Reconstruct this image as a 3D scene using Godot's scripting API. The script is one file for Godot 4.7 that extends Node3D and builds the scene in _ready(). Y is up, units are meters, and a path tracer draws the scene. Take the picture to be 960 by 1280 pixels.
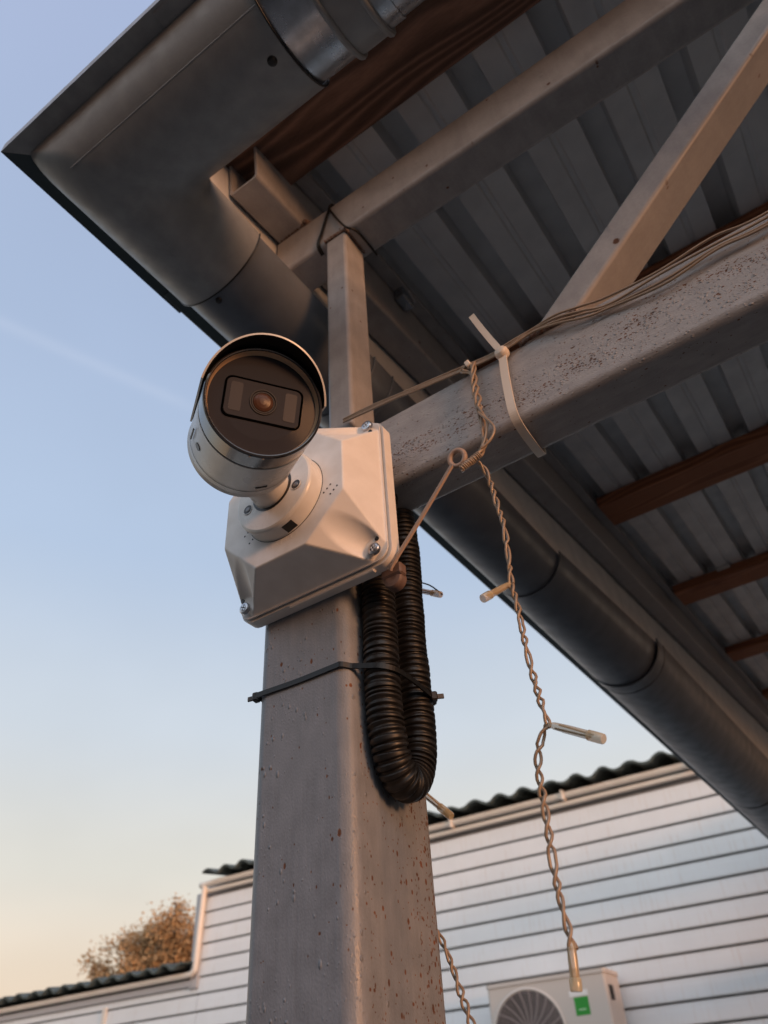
extends Node3D

const EYE := 1.6          # the phone is held at eye height
const SL := 0.128         # the shed roof rises this much per metre going back
var rng := RandomNumberGenerator.new()
var names := {}

# ---------------------------------------------------------------- mesh building
class MB:
	var v := PackedVector3Array()
	var n := PackedVector3Array()
	var t := PackedVector2Array()
	var ix := PackedInt32Array()

	func add(p: Vector3, nn: Vector3, uv := Vector2.ZERO) -> int:
		v.append(p); n.append(nn); t.append(uv)
		return v.size() - 1

	func tri(a: int, b: int, c: int) -> void:
		var g := (v[c] - v[a]).cross(v[b] - v[a])
		if g.dot(n[a] + n[b] + n[c]) < 0.0:
			ix.append_array([a, c, b])
		else:
			ix.append_array([a, b, c])

	func quad(a: int, b: int, c: int, d: int) -> void:
		tri(a, b, c); tri(a, c, d)

	# one flat polygon (convex), its normal turned away from "inside"
	func face(pts: Array, inside: Vector3) -> void:
		var c := Vector3.ZERO
		for p in pts: c += p
		c /= pts.size()
		var nn := Vector3.ZERO
		for i in pts.size():
			nn += (pts[i] - c).cross(pts[(i + 1) % pts.size()] - c)
		nn = nn.normalized()
		if nn.dot(c - inside) < 0.0: nn = -nn
		var ids := []
		for p in pts: ids.append(add(p, nn, Vector2(p.x + p.z, p.y)))
		for i in range(1, pts.size() - 1): tri(ids[0], ids[i], ids[i + 1])

	# a smooth grid of points (rows of equal length); wrap closes each row
	func grid(rows: Array, wrap := false, uvs := []) -> void:
		var h: int = rows.size()
		var w: int = rows[0].size()
		var base := v.size()
		var cen := Vector3.ZERO
		for r in rows:
			for p in r: cen += p
		cen /= float(w * h)
		var nn := PackedVector3Array()
		var sum := 0.0
		for j in h:
			var r0 = rows[max(j - 1, 0)]
			var r1 = rows[min(j + 1, h - 1)]
			for i in w:
				var i0: int = (i - 1 + w) % w if wrap else maxi(i - 1, 0)
				var i1: int = (i + 1) % w if wrap else mini(i + 1, w - 1)
				var du: Vector3 = rows[j][i1] - rows[j][i0]
				var dv: Vector3 = r1[i] - r0[i]
				var x := du.cross(dv)
				if x.length_squared() < 1e-20:
					x = Vector3(rows[j][i]) - cen
				x = x.normalized()
				nn.append(x)
				sum += x.dot(rows[j][i] - cen)
		var s := -1.0 if sum < 0.0 else 1.0
		for j in h:
			for i in w:
				add(rows[j][i], nn[j * w + i] * s, uvs[j][i] if uvs else Vector2(float(i) / w, float(j) / maxi(h - 1, 1)))
		for j in h - 1:
			for i in (w if wrap else w - 1):
				var i2 := (i + 1) % w
				quad(base + j * w + i, base + j * w + i2, base + (j + 1) * w + i2, base + (j + 1) * w + i)

	# tube along a path; rad is one number or one per point
	func tube(pts: Array, rad, seg := 12, capped := true, flat := Vector2.ONE, up := Vector3.ZERO) -> void:
		var rows := []
		var m: int = pts.size()
		var t0: Vector3 = (pts[1] - pts[0]).normalized()
		var u := up
		if u == Vector3.ZERO:
			u = Vector3.UP if absf(t0.y) < 0.9 else Vector3.RIGHT
		u = (u - t0 * u.dot(t0)).normalized()
		for k in m:
			var tg: Vector3 = (pts[mini(k + 1, m - 1)] - pts[maxi(k - 1, 0)]).normalized()
			u = (u - tg * u.dot(tg)).normalized()
			var s := tg.cross(u)
			var rr: float = rad[k] if rad is Array or rad is PackedFloat32Array else rad
			var row := PackedVector3Array()
			for i in seg:
				var a := TAU * i / seg
				row.append(pts[k] + (s * cos(a) * flat.x + u * sin(a) * flat.y) * rr)
			rows.append(row)
		var uvs := []
		var len := 0.0
		for k in m:
			if k: len += pts[k].distance_to(pts[k - 1])
			var ru := PackedVector2Array()
			for i in seg: ru.append(Vector2(float(i) / seg, len))
			uvs.append(ru)
		grid(rows, true, uvs)
		if capped:
			face(Array(rows[0]), pts[1])
			face(Array(rows[m - 1]), pts[m - 2])

	# straight tube of rounded rectangular section: a across (w), b = dir x a (h)
	func rect(p0: Vector3, p1: Vector3, a: Vector3, w: float, h: float, r: float, cap0 := true, cap1 := true, tex_len := 1.0, inner := 0.0) -> void:
		var d := (p1 - p0).normalized()
		a = (a - d * a.dot(d)).normalized()
		var b := d.cross(a)
		var q := []   # [point2d, normal2d, perimeter]
		var cs := 5
		var per := 0.0
		var corners := [[Vector2(w / 2 - r, h / 2 - r), 0.0], [Vector2(-w / 2 + r, h / 2 - r), PI / 2], [Vector2(-w / 2 + r, -h / 2 + r), PI], [Vector2(w / 2 - r, -h / 2 + r), PI * 1.5]]
		q.append([Vector2(w / 2, -h / 2 + r), Vector2.RIGHT])
		for c in corners:
			for k in cs + 1:
				var an: float = c[1] + PI / 2 * k / cs
				q.append([c[0] + Vector2(cos(an), sin(an)) * r, Vector2(cos(an), sin(an))])
		q.append(q[0])
		var total := 0.0
		for i in range(1, q.size()): total += q[i][0].distance_to(q[i - 1][0])
		var prev := -1
		var L := p0.distance_to(p1)
		for i in q.size():
			if i: per += q[i][0].distance_to(q[i - 1][0])
			var o: Vector3 = a * q[i][0].x + b * q[i][0].y
			var nn: Vector3 = a * q[i][1].x + b * q[i][1].y
			var k0 := add(p0 + o, nn, Vector2(per / total, 0.0))
			var k1 := add(p1 + o, nn, Vector2(per / total, L / tex_len))
			if prev >= 0: quad(prev, k0, k1, prev + 1)
			prev = k0
		for e in 2:
			var p := p0 if e == 0 else p1
			var nn := -d if e == 0 else d
			if not (cap0 if e == 0 else cap1):
				if inner > 0.0:   # an open end shows the wall of the tube and its inside
					var f := 1.0
					var before := -1
					for i in q.size():
						var o: Vector3 = a * q[i][0].x + b * q[i][0].y
						var oi: Vector3 = a * (q[i][0].x * (w - 2 * inner) / w) + b * (q[i][0].y * (h - 2 * inner) / h)
						var ni: Vector3 = -(a * q[i][1].x + b * q[i][1].y)
						var k0 := add(p + o, nn); add(p + oi, nn); add(p + oi, ni); add(p + oi - nn * 0.3, ni)
						if before >= 0:
							quad(before, k0, k0 + 1, before + 1)
							quad(before + 2, k0 + 2, k0 + 3, before + 3)
						before = k0
				continue
			var ids := []
			for i in q.size() - 1:
				ids.append(add(p + a * q[i][0].x + b * q[i][0].y, nn, Vector2(0.1, 0.1)))
			for i in range(1, ids.size() - 1): tri(ids[0], ids[i], ids[i + 1])

	# lathe round an axis: profile of (radius, height); angles in radians
	func lathe(o: Vector3, ax: Vector3, ref: Vector3, prof: Array, seg := 48, a0 := 0.0, a1 := TAU) -> void:
		ax = ax.normalized()
		var u := (ref - ax * ref.dot(ax)).normalized()
		var s := ax.cross(u)
		var full := absf(a1 - a0 - TAU) < 1e-4
		for k in prof.size() - 1:
			var p0: Vector2 = prof[k]
			var p1: Vector2 = prof[k + 1]
			var dd := (p1 - p0)
			if dd.length() < 1e-7: continue
			var n2 := Vector2(dd.y, -dd.x).normalized()
			var prev := -1
			for i in seg + 1:
				var an := a0 + (a1 - a0) * i / seg
				var dir := u * cos(an) + s * sin(an)
				var nn := dir * n2.x + ax * n2.y
				var uv := Vector2(float(i) / seg, p0.y * 20.0)
				var k0 := add(o + dir * p0.x + ax * p0.y, nn, uv)
				add(o + dir * p1.x + ax * p1.y, nn, uv)
				if prev >= 0: quad(prev, k0, k0 + 1, prev + 1)
				prev = k0

	# closed 2D outline swept straight: points = o + a*x + b*y + d*(0..len); flat-shaded sides
	func prism(o: Vector3, a: Vector3, b: Vector3, d: Vector3, outline: Array, caps := true) -> void:
		var c := Vector2.ZERO
		for p in outline: c += p
		c /= outline.size()
		var per := 0.0
		var area := 0.0
		for i in outline.size():
			area += outline[i].cross(outline[(i + 1) % outline.size()])
		var sg := 1.0 if area > 0 else -1.0
		for i in outline.size():
			var p: Vector2 = outline[i]
			var q: Vector2 = outline[(i + 1) % outline.size()]
			var e := (q - p).normalized()
			var n2 := Vector2(e.y, -e.x) * sg
			var nn := (a * n2.x + b * n2.y).normalized()
			var l := p.distance_to(q)
			var k0 := add(o + a * p.x + b * p.y, nn, Vector2(per, 0))
			var k1 := add(o + a * q.x + b * q.y, nn, Vector2(per + l, 0))
			var k2 := add(o + a * q.x + b * q.y + d, nn, Vector2(per + l, d.length()))
			var k3 := add(o + a * p.x + b * p.y + d, nn, Vector2(per, d.length()))
			quad(k0, k1, k2, k3)
			per += l
		if caps:
			var poly := PackedVector2Array(outline)
			var tr := Geometry2D.triangulate_polygon(poly)
			for e in 2:
				var off := Vector3.ZERO if e == 0 else d
				var nn := -d.normalized() if e == 0 else d.normalized()
				var base := v.size()
				for p in outline: add(o + a * p.x + b * p.y + off, nn, p)
				for k in range(0, tr.size(), 3): tri(base + tr[k], base + tr[k + 1], base + tr[k + 2])

	# box with chamfered edges
	func box(c: Vector3, s: Vector3, ch := 0.001, bs := Basis.IDENTITY) -> void:
		var h := s / 2
		var f := func(x: float, y: float, z: float) -> Vector3: return c + bs * Vector3(x, y, z)
		for sg in [-1.0, 1.0]:
			face([f.call(sg * h.x, -h.y + ch, -h.z + ch), f.call(sg * h.x, h.y - ch, -h.z + ch), f.call(sg * h.x, h.y - ch, h.z - ch), f.call(sg * h.x, -h.y + ch, h.z - ch)], c)
			face([f.call(-h.x + ch, sg * h.y, -h.z + ch), f.call(h.x - ch, sg * h.y, -h.z + ch), f.call(h.x - ch, sg * h.y, h.z - ch), f.call(-h.x + ch, sg * h.y, h.z - ch)], c)
			face([f.call(-h.x + ch, -h.y + ch, sg * h.z), f.call(h.x - ch, -h.y + ch, sg * h.z), f.call(h.x - ch, h.y - ch, sg * h.z), f.call(-h.x + ch, h.y - ch, sg * h.z)], c)
			for s2 in [-1.0, 1.0]:
				face([f.call(sg * h.x, s2 * (h.y - ch), -h.z + ch), f.call(sg * (h.x - ch), s2 * h.y, -h.z + ch), f.call(sg * (h.x - ch), s2 * h.y, h.z - ch), f.call(sg * h.x, s2 * (h.y - ch), h.z - ch)], c)
				face([f.call(sg * h.x, -h.y + ch, s2 * (h.z - ch)), f.call(sg * (h.x - ch), -h.y + ch, s2 * h.z), f.call(sg * (h.x - ch), h.y - ch, s2 * h.z), f.call(sg * h.x, h.y - ch, s2 * (h.z - ch))], c)
				face([f.call(-h.x + ch, sg * h.y, s2 * (h.z - ch)), f.call(-h.x + ch, sg * (h.y - ch), s2 * h.z), f.call(h.x - ch, sg * (h.y - ch), s2 * h.z), f.call(h.x - ch, sg * h.y, s2 * (h.z - ch))], c)
				for s3 in [-1.0, 1.0]:
					face([f.call(sg * h.x, s2 * (h.y - ch), s3 * (h.z - ch)), f.call(sg * (h.x - ch), s2 * h.y, s3 * (h.z - ch)), f.call(sg * (h.x - ch), s2 * (h.y - ch), s3 * h.z)], c)

	func mesh() -> ArrayMesh:
		var arr := []
		arr.resize(Mesh.ARRAY_MAX)
		arr[Mesh.ARRAY_VERTEX] = v; arr[Mesh.ARRAY_NORMAL] = n; arr[Mesh.ARRAY_TEX_UV] = t; arr[Mesh.ARRAY_INDEX] = ix
		var m := ArrayMesh.new()
		m.add_surface_from_arrays(Mesh.PRIMITIVE_TRIANGLES, arr)
		return m

# ---------------------------------------------------------------- scene helpers
func P(x: float, y: float, z: float) -> Vector3:
	return Vector3(x, y + EYE, z)

func numbered(called: String) -> String:
	if not names.has(called):
		names[called] = 0
		return called
	names[called] += 1
	return "%s_%03d" % [called, names[called]]

func tag(o: Node, label: String, category: String, group := "") -> void:
	o.set_meta("label", label); o.set_meta("category", category)
	if group: o.set_meta("group", group)

func thing(called: String, label: String, category: String, at := Vector3.ZERO, group := "") -> Node3D:
	var o := Node3D.new()
	o.name = numbered(called)
	o.position = at
	add_child(o)
	tag(o, label, category, group)
	return o

# commits a builder as one named mesh under parent; geometry is given in world space
func put(mb: MB, called: String, mat: Material, parent: Node3D = self) -> MeshInstance3D:
	var o := MeshInstance3D.new()
	var off := Vector3.ZERO
	var p: Node = parent
	while p != self and p is Node3D:
		off += (p as Node3D).position
		p = p.get_parent()
	if off != Vector3.ZERO:
		for i in mb.v.size(): mb.v[i] -= off
	o.mesh = mb.mesh()
	o.material_override = mat
	if parent == self: o.name = numbered(called)
	else: o.name = called
	parent.add_child(o, true)
	return o

func smooth_path(pts: Array, per := 8) -> Array:
	var out := []
	for k in pts.size() - 1:
		var a: Vector3 = pts[maxi(k - 1, 0)]
		var b: Vector3 = pts[k]
		var c: Vector3 = pts[k + 1]
		var d: Vector3 = pts[mini(k + 2, pts.size() - 1)]
		for i in per: out.append(b.cubic_interpolate(c, a, d, float(i) / per))
	out.append(pts[-1])
	return out

# even steps along a path
func resample(pts: Array, step: float) -> Array:
	var out := [pts[0]]
	var carry := 0.0
	for k in range(1, pts.size()):
		var a: Vector3 = pts[k - 1]
		var b: Vector3 = pts[k]
		var l := a.distance_to(b)
		var at := step - carry
		while at <= l:
			out.append(a.lerp(b, at / l)); at += step
		carry = l - (at - step)
	return out

# strands twisted round a path
func twist(pts: Array, strands: int, r_helix: float, r_wire: float, pitch: float, phase := 0.0, wobble := 0.0) -> MB:
	var mb := MB.new()
	var path := resample(pts, pitch / 10.0)
	var nz := FastNoiseLite.new()
	nz.seed = int(phase * 100.0) + 3
	nz.frequency = 0.06
	for s in strands:
		var u := Vector3.RIGHT
		var q := []
		for k in path.size():
			var tg: Vector3 = (path[mini(k + 1, path.size() - 1)] - path[maxi(k - 1, 0)]).normalized()
			u = (u - tg * u.dot(tg)).normalized()
			var w := tg.cross(u)
			var a := TAU * k / 10.0 + TAU * s / strands + phase + nz.get_noise_1d(k) * 3.0
			var rr := r_helix * (1.0 + wobble * nz.get_noise_1d(k + 500.0))
			q.append(path[k] + (u * cos(a) + w * sin(a)) * rr)
		mb.tube(q, r_wire, 7)
	return mb

# ---------------------------------------------------------------- textures and materials
func noise_img(n: int, m: int, freq: float, sd: int, oct := 4) -> Image:
	var f := FastNoiseLite.new()
	f.noise_type = FastNoiseLite.TYPE_SIMPLEX_SMOOTH
	f.frequency = freq; f.seed = sd; f.fractal_octaves = oct
	return f.get_seamless_image(n, m, false, false, 0.12)

func tex(im: Image) -> ImageTexture:
	im.generate_mipmaps()
	return ImageTexture.create_from_image(im)

func mat(albedo: Color, rough := 0.6, metal := 0.0) -> StandardMaterial3D:
	var m := StandardMaterial3D.new()
	m.albedo_color = albedo; m.roughness = rough; m.metallic = metal
	return m

func lin(r: float, g: float, b: float) -> Color:
	return Color(r, g, b).linear_to_srgb()

# steel paint with rust pits and blisters, painted on a W x H sheet: returns [albedo, height, roughness]
func paint_sheet(w: int, h: int, base: Color, sd: int, rust: Callable, blister: Callable, n_rust: int, n_blis: int, asp: float, mottle := 0.08, size := 1.0) -> Array:
	var r := RandomNumberGenerator.new()
	r.seed = sd
	var mask := PackedFloat32Array(); mask.resize(w * h)
	var hgt := PackedFloat32Array(); hgt.resize(w * h)
	var fine := noise_img(w, h, 0.22, sd + 1, 3).get_data()
	var mid := noise_img(w, h, 0.02, sd + 2, 4).get_data()
	var bi := noise_img(w, 64, 0.09, sd + 3, 3)      # brush strokes run along the length
	bi.resize(w, h, Image.INTERPOLATE_CUBIC)
	var brush := bi.get_data()
	for pass_ in 2:
		var n := n_rust if pass_ == 0 else n_blis
		for k in n:
			var u := r.randf()
			var v := r.randf()
			var p: float = (rust if pass_ == 0 else blister).call(u, v)
			var dice := r.randf()
			var rad := pow(r.randf(), 4.0) * 7.0 * size + 1.3
			if pass_ == 1: rad = pow(r.randf(), 5.0) * 2.6 + 1.2
			var el := r.randf_range(0.7, 2.0)
			if dice > p: continue
			var cx := int(u * w)
			var cy := int(v * h)
			var ry := rad * el / asp
			var x0 := int(ceil(rad)) + 1
			var y0 := int(ceil(ry)) + 1
			for dy in range(-y0, y0 + 1):
				for dx in range(-x0, x0 + 1):
					var q := dx * dx / (rad * rad) + dy * dy / (ry * ry)
					if q > 1.0: continue
					var at := posmod(cy + dy, h) * w + posmod(cx + dx, w)
					if pass_ == 0:
						mask[at] = minf(1.0, mask[at] + (1.0 - q) * 1.6)
					else:
						hgt[at] = maxf(hgt[at], (1.0 - q) * minf(rad / 3.0, 1.4))
	var alb := PackedByteArray(); alb.resize(w * h * 3)
	var hb := PackedByteArray(); hb.resize(w * h)
	var rb := PackedByteArray(); rb.resize(w * h)
	for i in w * h:
		var f := fine[i] / 255.0
		var m := mid[i] / 255.0
		var k := clampf(mask[i] * (0.55 + f * 0.9), 0.0, 1.0)
		k = smoothstep(0.25, 0.75, k)
		var tone := 1.0 + (m - 0.5) * mottle * 2.2 + (f - 0.5) * mottle + (brush[i] / 255.0 - 0.5) * 0.06
		var rr := 0.24 + 0.26 * m + 0.12 * f
		alb[i * 3] = int(clampf(lerpf(base.r * tone, rr * 0.88, k), 0, 1) * 255)
		alb[i * 3 + 1] = int(clampf(lerpf(base.g * tone, rr * 0.56, k), 0, 1) * 255)
		alb[i * 3 + 2] = int(clampf(lerpf(base.b * tone, rr * 0.38, k), 0, 1) * 255)
		hb[i] = int(clampf(0.35 + hgt[i] * 0.4 + (brush[i] / 255.0 - 0.5) * 0.05 + (f - 0.5) * 0.10 - k * 0.15 * f, 0, 1) * 255)
		rb[i] = int(clampf(0.42 + k * 0.40 + (m - 0.5) * 0.2, 0, 1) * 255)
	return [Image.create_from_data(w, h, false, Image.FORMAT_RGB8, alb), Image.create_from_data(w, h, false, Image.FORMAT_L8, hb), Image.create_from_data(w, h, false, Image.FORMAT_L8, rb)]

func sheet_mat(s: Array, relief: float, triplanar := 0.0) -> StandardMaterial3D:
	var m := StandardMaterial3D.new()
	m.albedo_texture = tex(s[0])
	m.heightmap_enabled = true; m.heightmap_texture = tex(s[1]); m.heightmap_scale = relief
	m.roughness_texture = tex(s[2]); m.roughness = 1.0
	m.metallic_specular = 0.45
	if triplanar > 0.0:
		m.uv1_triplanar = true; m.uv1_world_triplanar = true
		m.uv1_scale = Vector3.ONE * triplanar
	return m

# mottled sheet for triplanar use: two tones mixed by noise, with relief
func mottled(sd: int, a: Color, b: Color, freq: float, n := 512, fine_amt := 0.3, streak := 0.0) -> Array:
	var x := noise_img(n, n, freq, sd, 5).get_data()
	var y := noise_img(n, n, 0.25, sd + 9, 2).get_data()
	var alb := PackedByteArray(); alb.resize(n * n * 3)
	var rb := PackedByteArray(); rb.resize(n * n)
	var si := noise_img(n, 16, 0.12, sd + 5, 3)     # dirt runs straight down
	si.resize(n, n, Image.INTERPOLATE_CUBIC)
	var run := si.get_data()
	for i in n * n:
		var k := clampf((x[i] / 255.0 - 0.5) * 1.6 + 0.5 + (y[i] / 255.0 - 0.5) * fine_amt, 0, 1)
		var dr := streak * maxf(0.0, run[i] / 255.0 - 0.68)
		alb[i * 3] = int(lerpf(a.r, b.r, k) * (1.0 - dr * 0.28) * 255); alb[i * 3 + 1] = int(lerpf(a.g, b.g, k) * (1.0 - dr * 0.5) * 255); alb[i * 3 + 2] = int(lerpf(a.b, b.b, k) * (1.0 - dr * 0.65) * 255)
		rb[i] = int(clampf(0.72 + (0.5 - k) * 0.3, 0, 1) * 255)
	return [Image.create_from_data(n, n, false, Image.FORMAT_RGB8, alb), Image.create_from_data(n, n, false, Image.FORMAT_L8, y), Image.create_from_data(n, n, false, Image.FORMAT_L8, rb)]

func wood_sheet(sd: int, dark: Color, light: Color) -> Array:
	var w := 256
	var h := 1024
	var f := FastNoiseLite.new()
	f.seed = sd; f.frequency = 0.004; f.fractal_octaves = 2
	var g := FastNoiseLite.new()
	g.seed = sd + 4; g.frequency = 0.35
	var alb := PackedByteArray(); alb.resize(w * h * 3)
	var hb := PackedByteArray(); hb.resize(w * h)
	var rb := PackedByteArray(); rb.resize(w * h)
	var knots := [[150.0, 240.0, 16.0], [60.0, 700.0, 13.0], [190.0, 880.0, 11.0]]
	for j in h:
		for i in w:
			var x := float(i)
			var kd := 0.0
			for k in knots:
				var dx: float = (i - k[0])
				var dy: float = (j - k[1]) * 0.35
				var d := sqrt(dx * dx + dy * dy)
				x += signf(dx) * 26.0 * exp(-d / 26.0)
				kd = maxf(kd, 1.0 - smoothstep(k[2] * 0.4, k[2] * 0.75, d))
			var wv := f.get_noise_2d(x * 3.0, j * 0.30)
			var ring := 0.5 + 0.5 * sin(x * 0.75 + wv * 16.0)
			ring = pow(ring, 2.0)
			var fib := g.get_noise_2d(x * 2.2, j * 0.06) * 0.5 + 0.5
			var k2 := clampf(ring * 0.6 + fib * 0.4 - kd * 0.8, 0, 1)
			var at := j * w + i
			alb[at * 3] = int(lerpf(dark.r, light.r, k2) * 255); alb[at * 3 + 1] = int(lerpf(dark.g, light.g, k2) * 255); alb[at * 3 + 2] = int(lerpf(dark.b, light.b, k2) * 255)
			hb[at] = int(clampf(0.3 + fib * 0.5 + ring * 0.15, 0, 1) * 255)
			rb[at] = int(clampf(0.75 - ring * 0.1, 0, 1) * 255)
	return [Image.create_from_data(w, h, false, Image.FORMAT_RGB8, alb), Image.create_from_data(w, h, false, Image.FORMAT_L8, hb), Image.create_from_data(w, h, false, Image.FORMAT_L8, rb)]

# ---------------------------------------------------------------- sky
func sky_panorama(sun: Vector3) -> ImageTexture:
	var w := 1024
	var h := 512
	var im := Image.create(w, h, false, Image.FORMAT_RGBF)
	var stops := [[-90.0, 0.16, 0.14, 0.13], [-3.0, 0.28, 0.23, 0.19], [0.0, 0.80, 0.50, 0.28], [4.0, 0.78, 0.57, 0.40], [9.0, 0.76, 0.64, 0.51], [15.0, 0.68, 0.665, 0.61], [24.0, 0.56, 0.62, 0.69], [36.0, 0.41, 0.51, 0.67], [52.0, 0.35, 0.44, 0.615], [66.0, 0.325, 0.40, 0.585], [90.0, 0.26, 0.35, 0.57]]
	var nz := FastNoiseLite.new()
	nz.seed = 5; nz.frequency = 1.4; nz.fractal_octaves = 4
	for j in h:
		var el := 90.0 - 180.0 * (j + 0.5) / h
		var c := Vector3.ZERO
		for k in stops.size() - 1:
			var a = stops[k]
			var b = stops[k + 1]
			if el >= a[0] and el <= b[0]:
				var q: float = smoothstep(a[0], b[0], el) * 0.35 + 0.65 * (el - a[0]) / (b[0] - a[0])
				c = Vector3(a[1], a[2], a[3]).lerp(Vector3(b[1], b[2], b[3]), q)
		for i in w:
			var az := TAU * (i + 0.5) / w
			var e := deg_to_rad(el)
			# Godot's panorama starts at -z and turns towards +x
			var d := Vector3(sin(az) * cos(e), sin(e), -cos(az) * cos(e))
			var near := acos(clampf(d.dot(sun), -1, 1))
			var col := c
			if el > -2.0:
				var g := exp(-near * near / 0.30) * exp(-maxf(el, 0) / 30.0)
				col += Vector3(1.0, 0.55, 0.26) * g
				# the whole evening side of the sky, behind the viewer, is bright
				var side := acos(clampf(d.dot(Vector3(0.50, 0.26, 0.83)), -1, 1))
				col += Vector3(1.02, 1.01, 1.0) * exp(-side * side / 0.75)
				# thin high haze and an old vapour trail
				var hz := nz.get_noise_3d(d.x * 1.2 / (0.25 + maxf(d.y, 0)), d.z * 1.2 / (0.25 + maxf(d.y, 0)), 2.0)
				col *= 1.0 + 0.06 * hz
				var trail_n := Vector3(-0.7057, -0.6657, -0.2427)
				var off := d.dot(trail_n)
				var along := d.dot(Vector3(-0.6405, 0.7458, -0.1833))
				if along > 0.9:
					col += Vector3(0.045, 0.038, 0.03) * exp(-off * off / 0.00003) * smoothstep(0.955, 0.975, along)
			col *= 0.86
			im.set_pixel(i, j, Color(col.x, col.y, col.z))
	return ImageTexture.create_from_image(im)

# ---------------------------------------------------------------- the scene
var steel_post_m: StandardMaterial3D
var beam_m: StandardMaterial3D
var steel_m: StandardMaterial3D
var galv_m: StandardMaterial3D
var galv_new_m: StandardMaterial3D
var lip_m: StandardMaterial3D
var shaded_side_m: StandardMaterial3D
var roof_m: StandardMaterial3D
var wood_m: StandardMaterial3D
var batten_m: StandardMaterial3D
var weld_m: StandardMaterial3D
var plastic_m: StandardMaterial3D
var cam_white_m: StandardMaterial3D
var black_m: StandardMaterial3D
var screw_m: StandardMaterial3D
var wire_m: StandardMaterial3D
var led_m: StandardMaterial3D
var nylon_m: StandardMaterial3D

func _ready() -> void:
	rng.seed = 11
	set_camera_and_light()
	make_materials()
	build_ground()
	build_added_shade_wall()
	build_added_side_house()
	build_house()
	build_tree()
	build_post()
	build_truss()
	build_rafter()
	build_purlins()
	build_roof()
	build_gutters()
	build_junction_box()
	build_camera()
	build_conduit()
	build_ties()
	build_lights()

func set_camera_and_light() -> void:
	var cam := Camera3D.new()
	cam.name = "camera"
	var r := Vector3(0.82141082, -0.05472434, -0.56770547)
	var u := Vector3(0.39744441, 0.76882208, 0.50094965)
	var f := Vector3(-0.40905036, 0.63711684, -0.65326866)
	add_child(cam)
	cam.transform = Transform3D(Basis(r, u, -f).orthonormalized(), P(0.2961, 0, 0.3528))
	var a := CameraAttributesPhysical.new()
	a.frustum_focal_length = 18.05
	a.frustum_focus_distance = 0.47
	a.frustum_near = 0.02
	a.frustum_far = 900.0
	a.exposure_aperture = 8.0
	cam.attributes = a
	cam.fov = 67.23
	cam.near = 0.02
	cam.far = 900.0
	cam.current = true

	var az := deg_to_rad(14.0)
	var el := deg_to_rad(4.5)
	var sun_dir := Vector3(cos(az) * cos(el), sin(el), sin(az) * cos(el))
	var sky := Sky.new()
	var sm := PanoramaSkyMaterial.new()
	sm.panorama = sky_panorama(sun_dir)
	sky.sky_material = sm
	var e := Environment.new()
	e.background_mode = Environment.BG_SKY
	e.sky = sky
	e.ambient_light_source = Environment.AMBIENT_SOURCE_SKY
	e.reflected_light_source = Environment.REFLECTION_SOURCE_SKY
	e.tonemap_mode = Environment.TONE_MAPPER_LINEAR
	e.tonemap_exposure = 1.3
	e.sdfgi_enabled = true
	e.ssao_enabled = true
	e.ssil_enabled = true
	var we := WorldEnvironment.new()
	we.name = "world_environment"
	we.environment = e
	add_child(we)

	var sun := DirectionalLight3D.new()
	sun.name = "sun"
	add_child(sun)
	sun.look_at_from_position(sun_dir * 10.0, Vector3.ZERO, Vector3.UP)
	sun.light_energy = 0.62
	sun.light_color = Color(1.0, 0.70, 0.47)
	sun.light_angular_distance = 14.0
	sun.shadow_enabled = true

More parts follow.
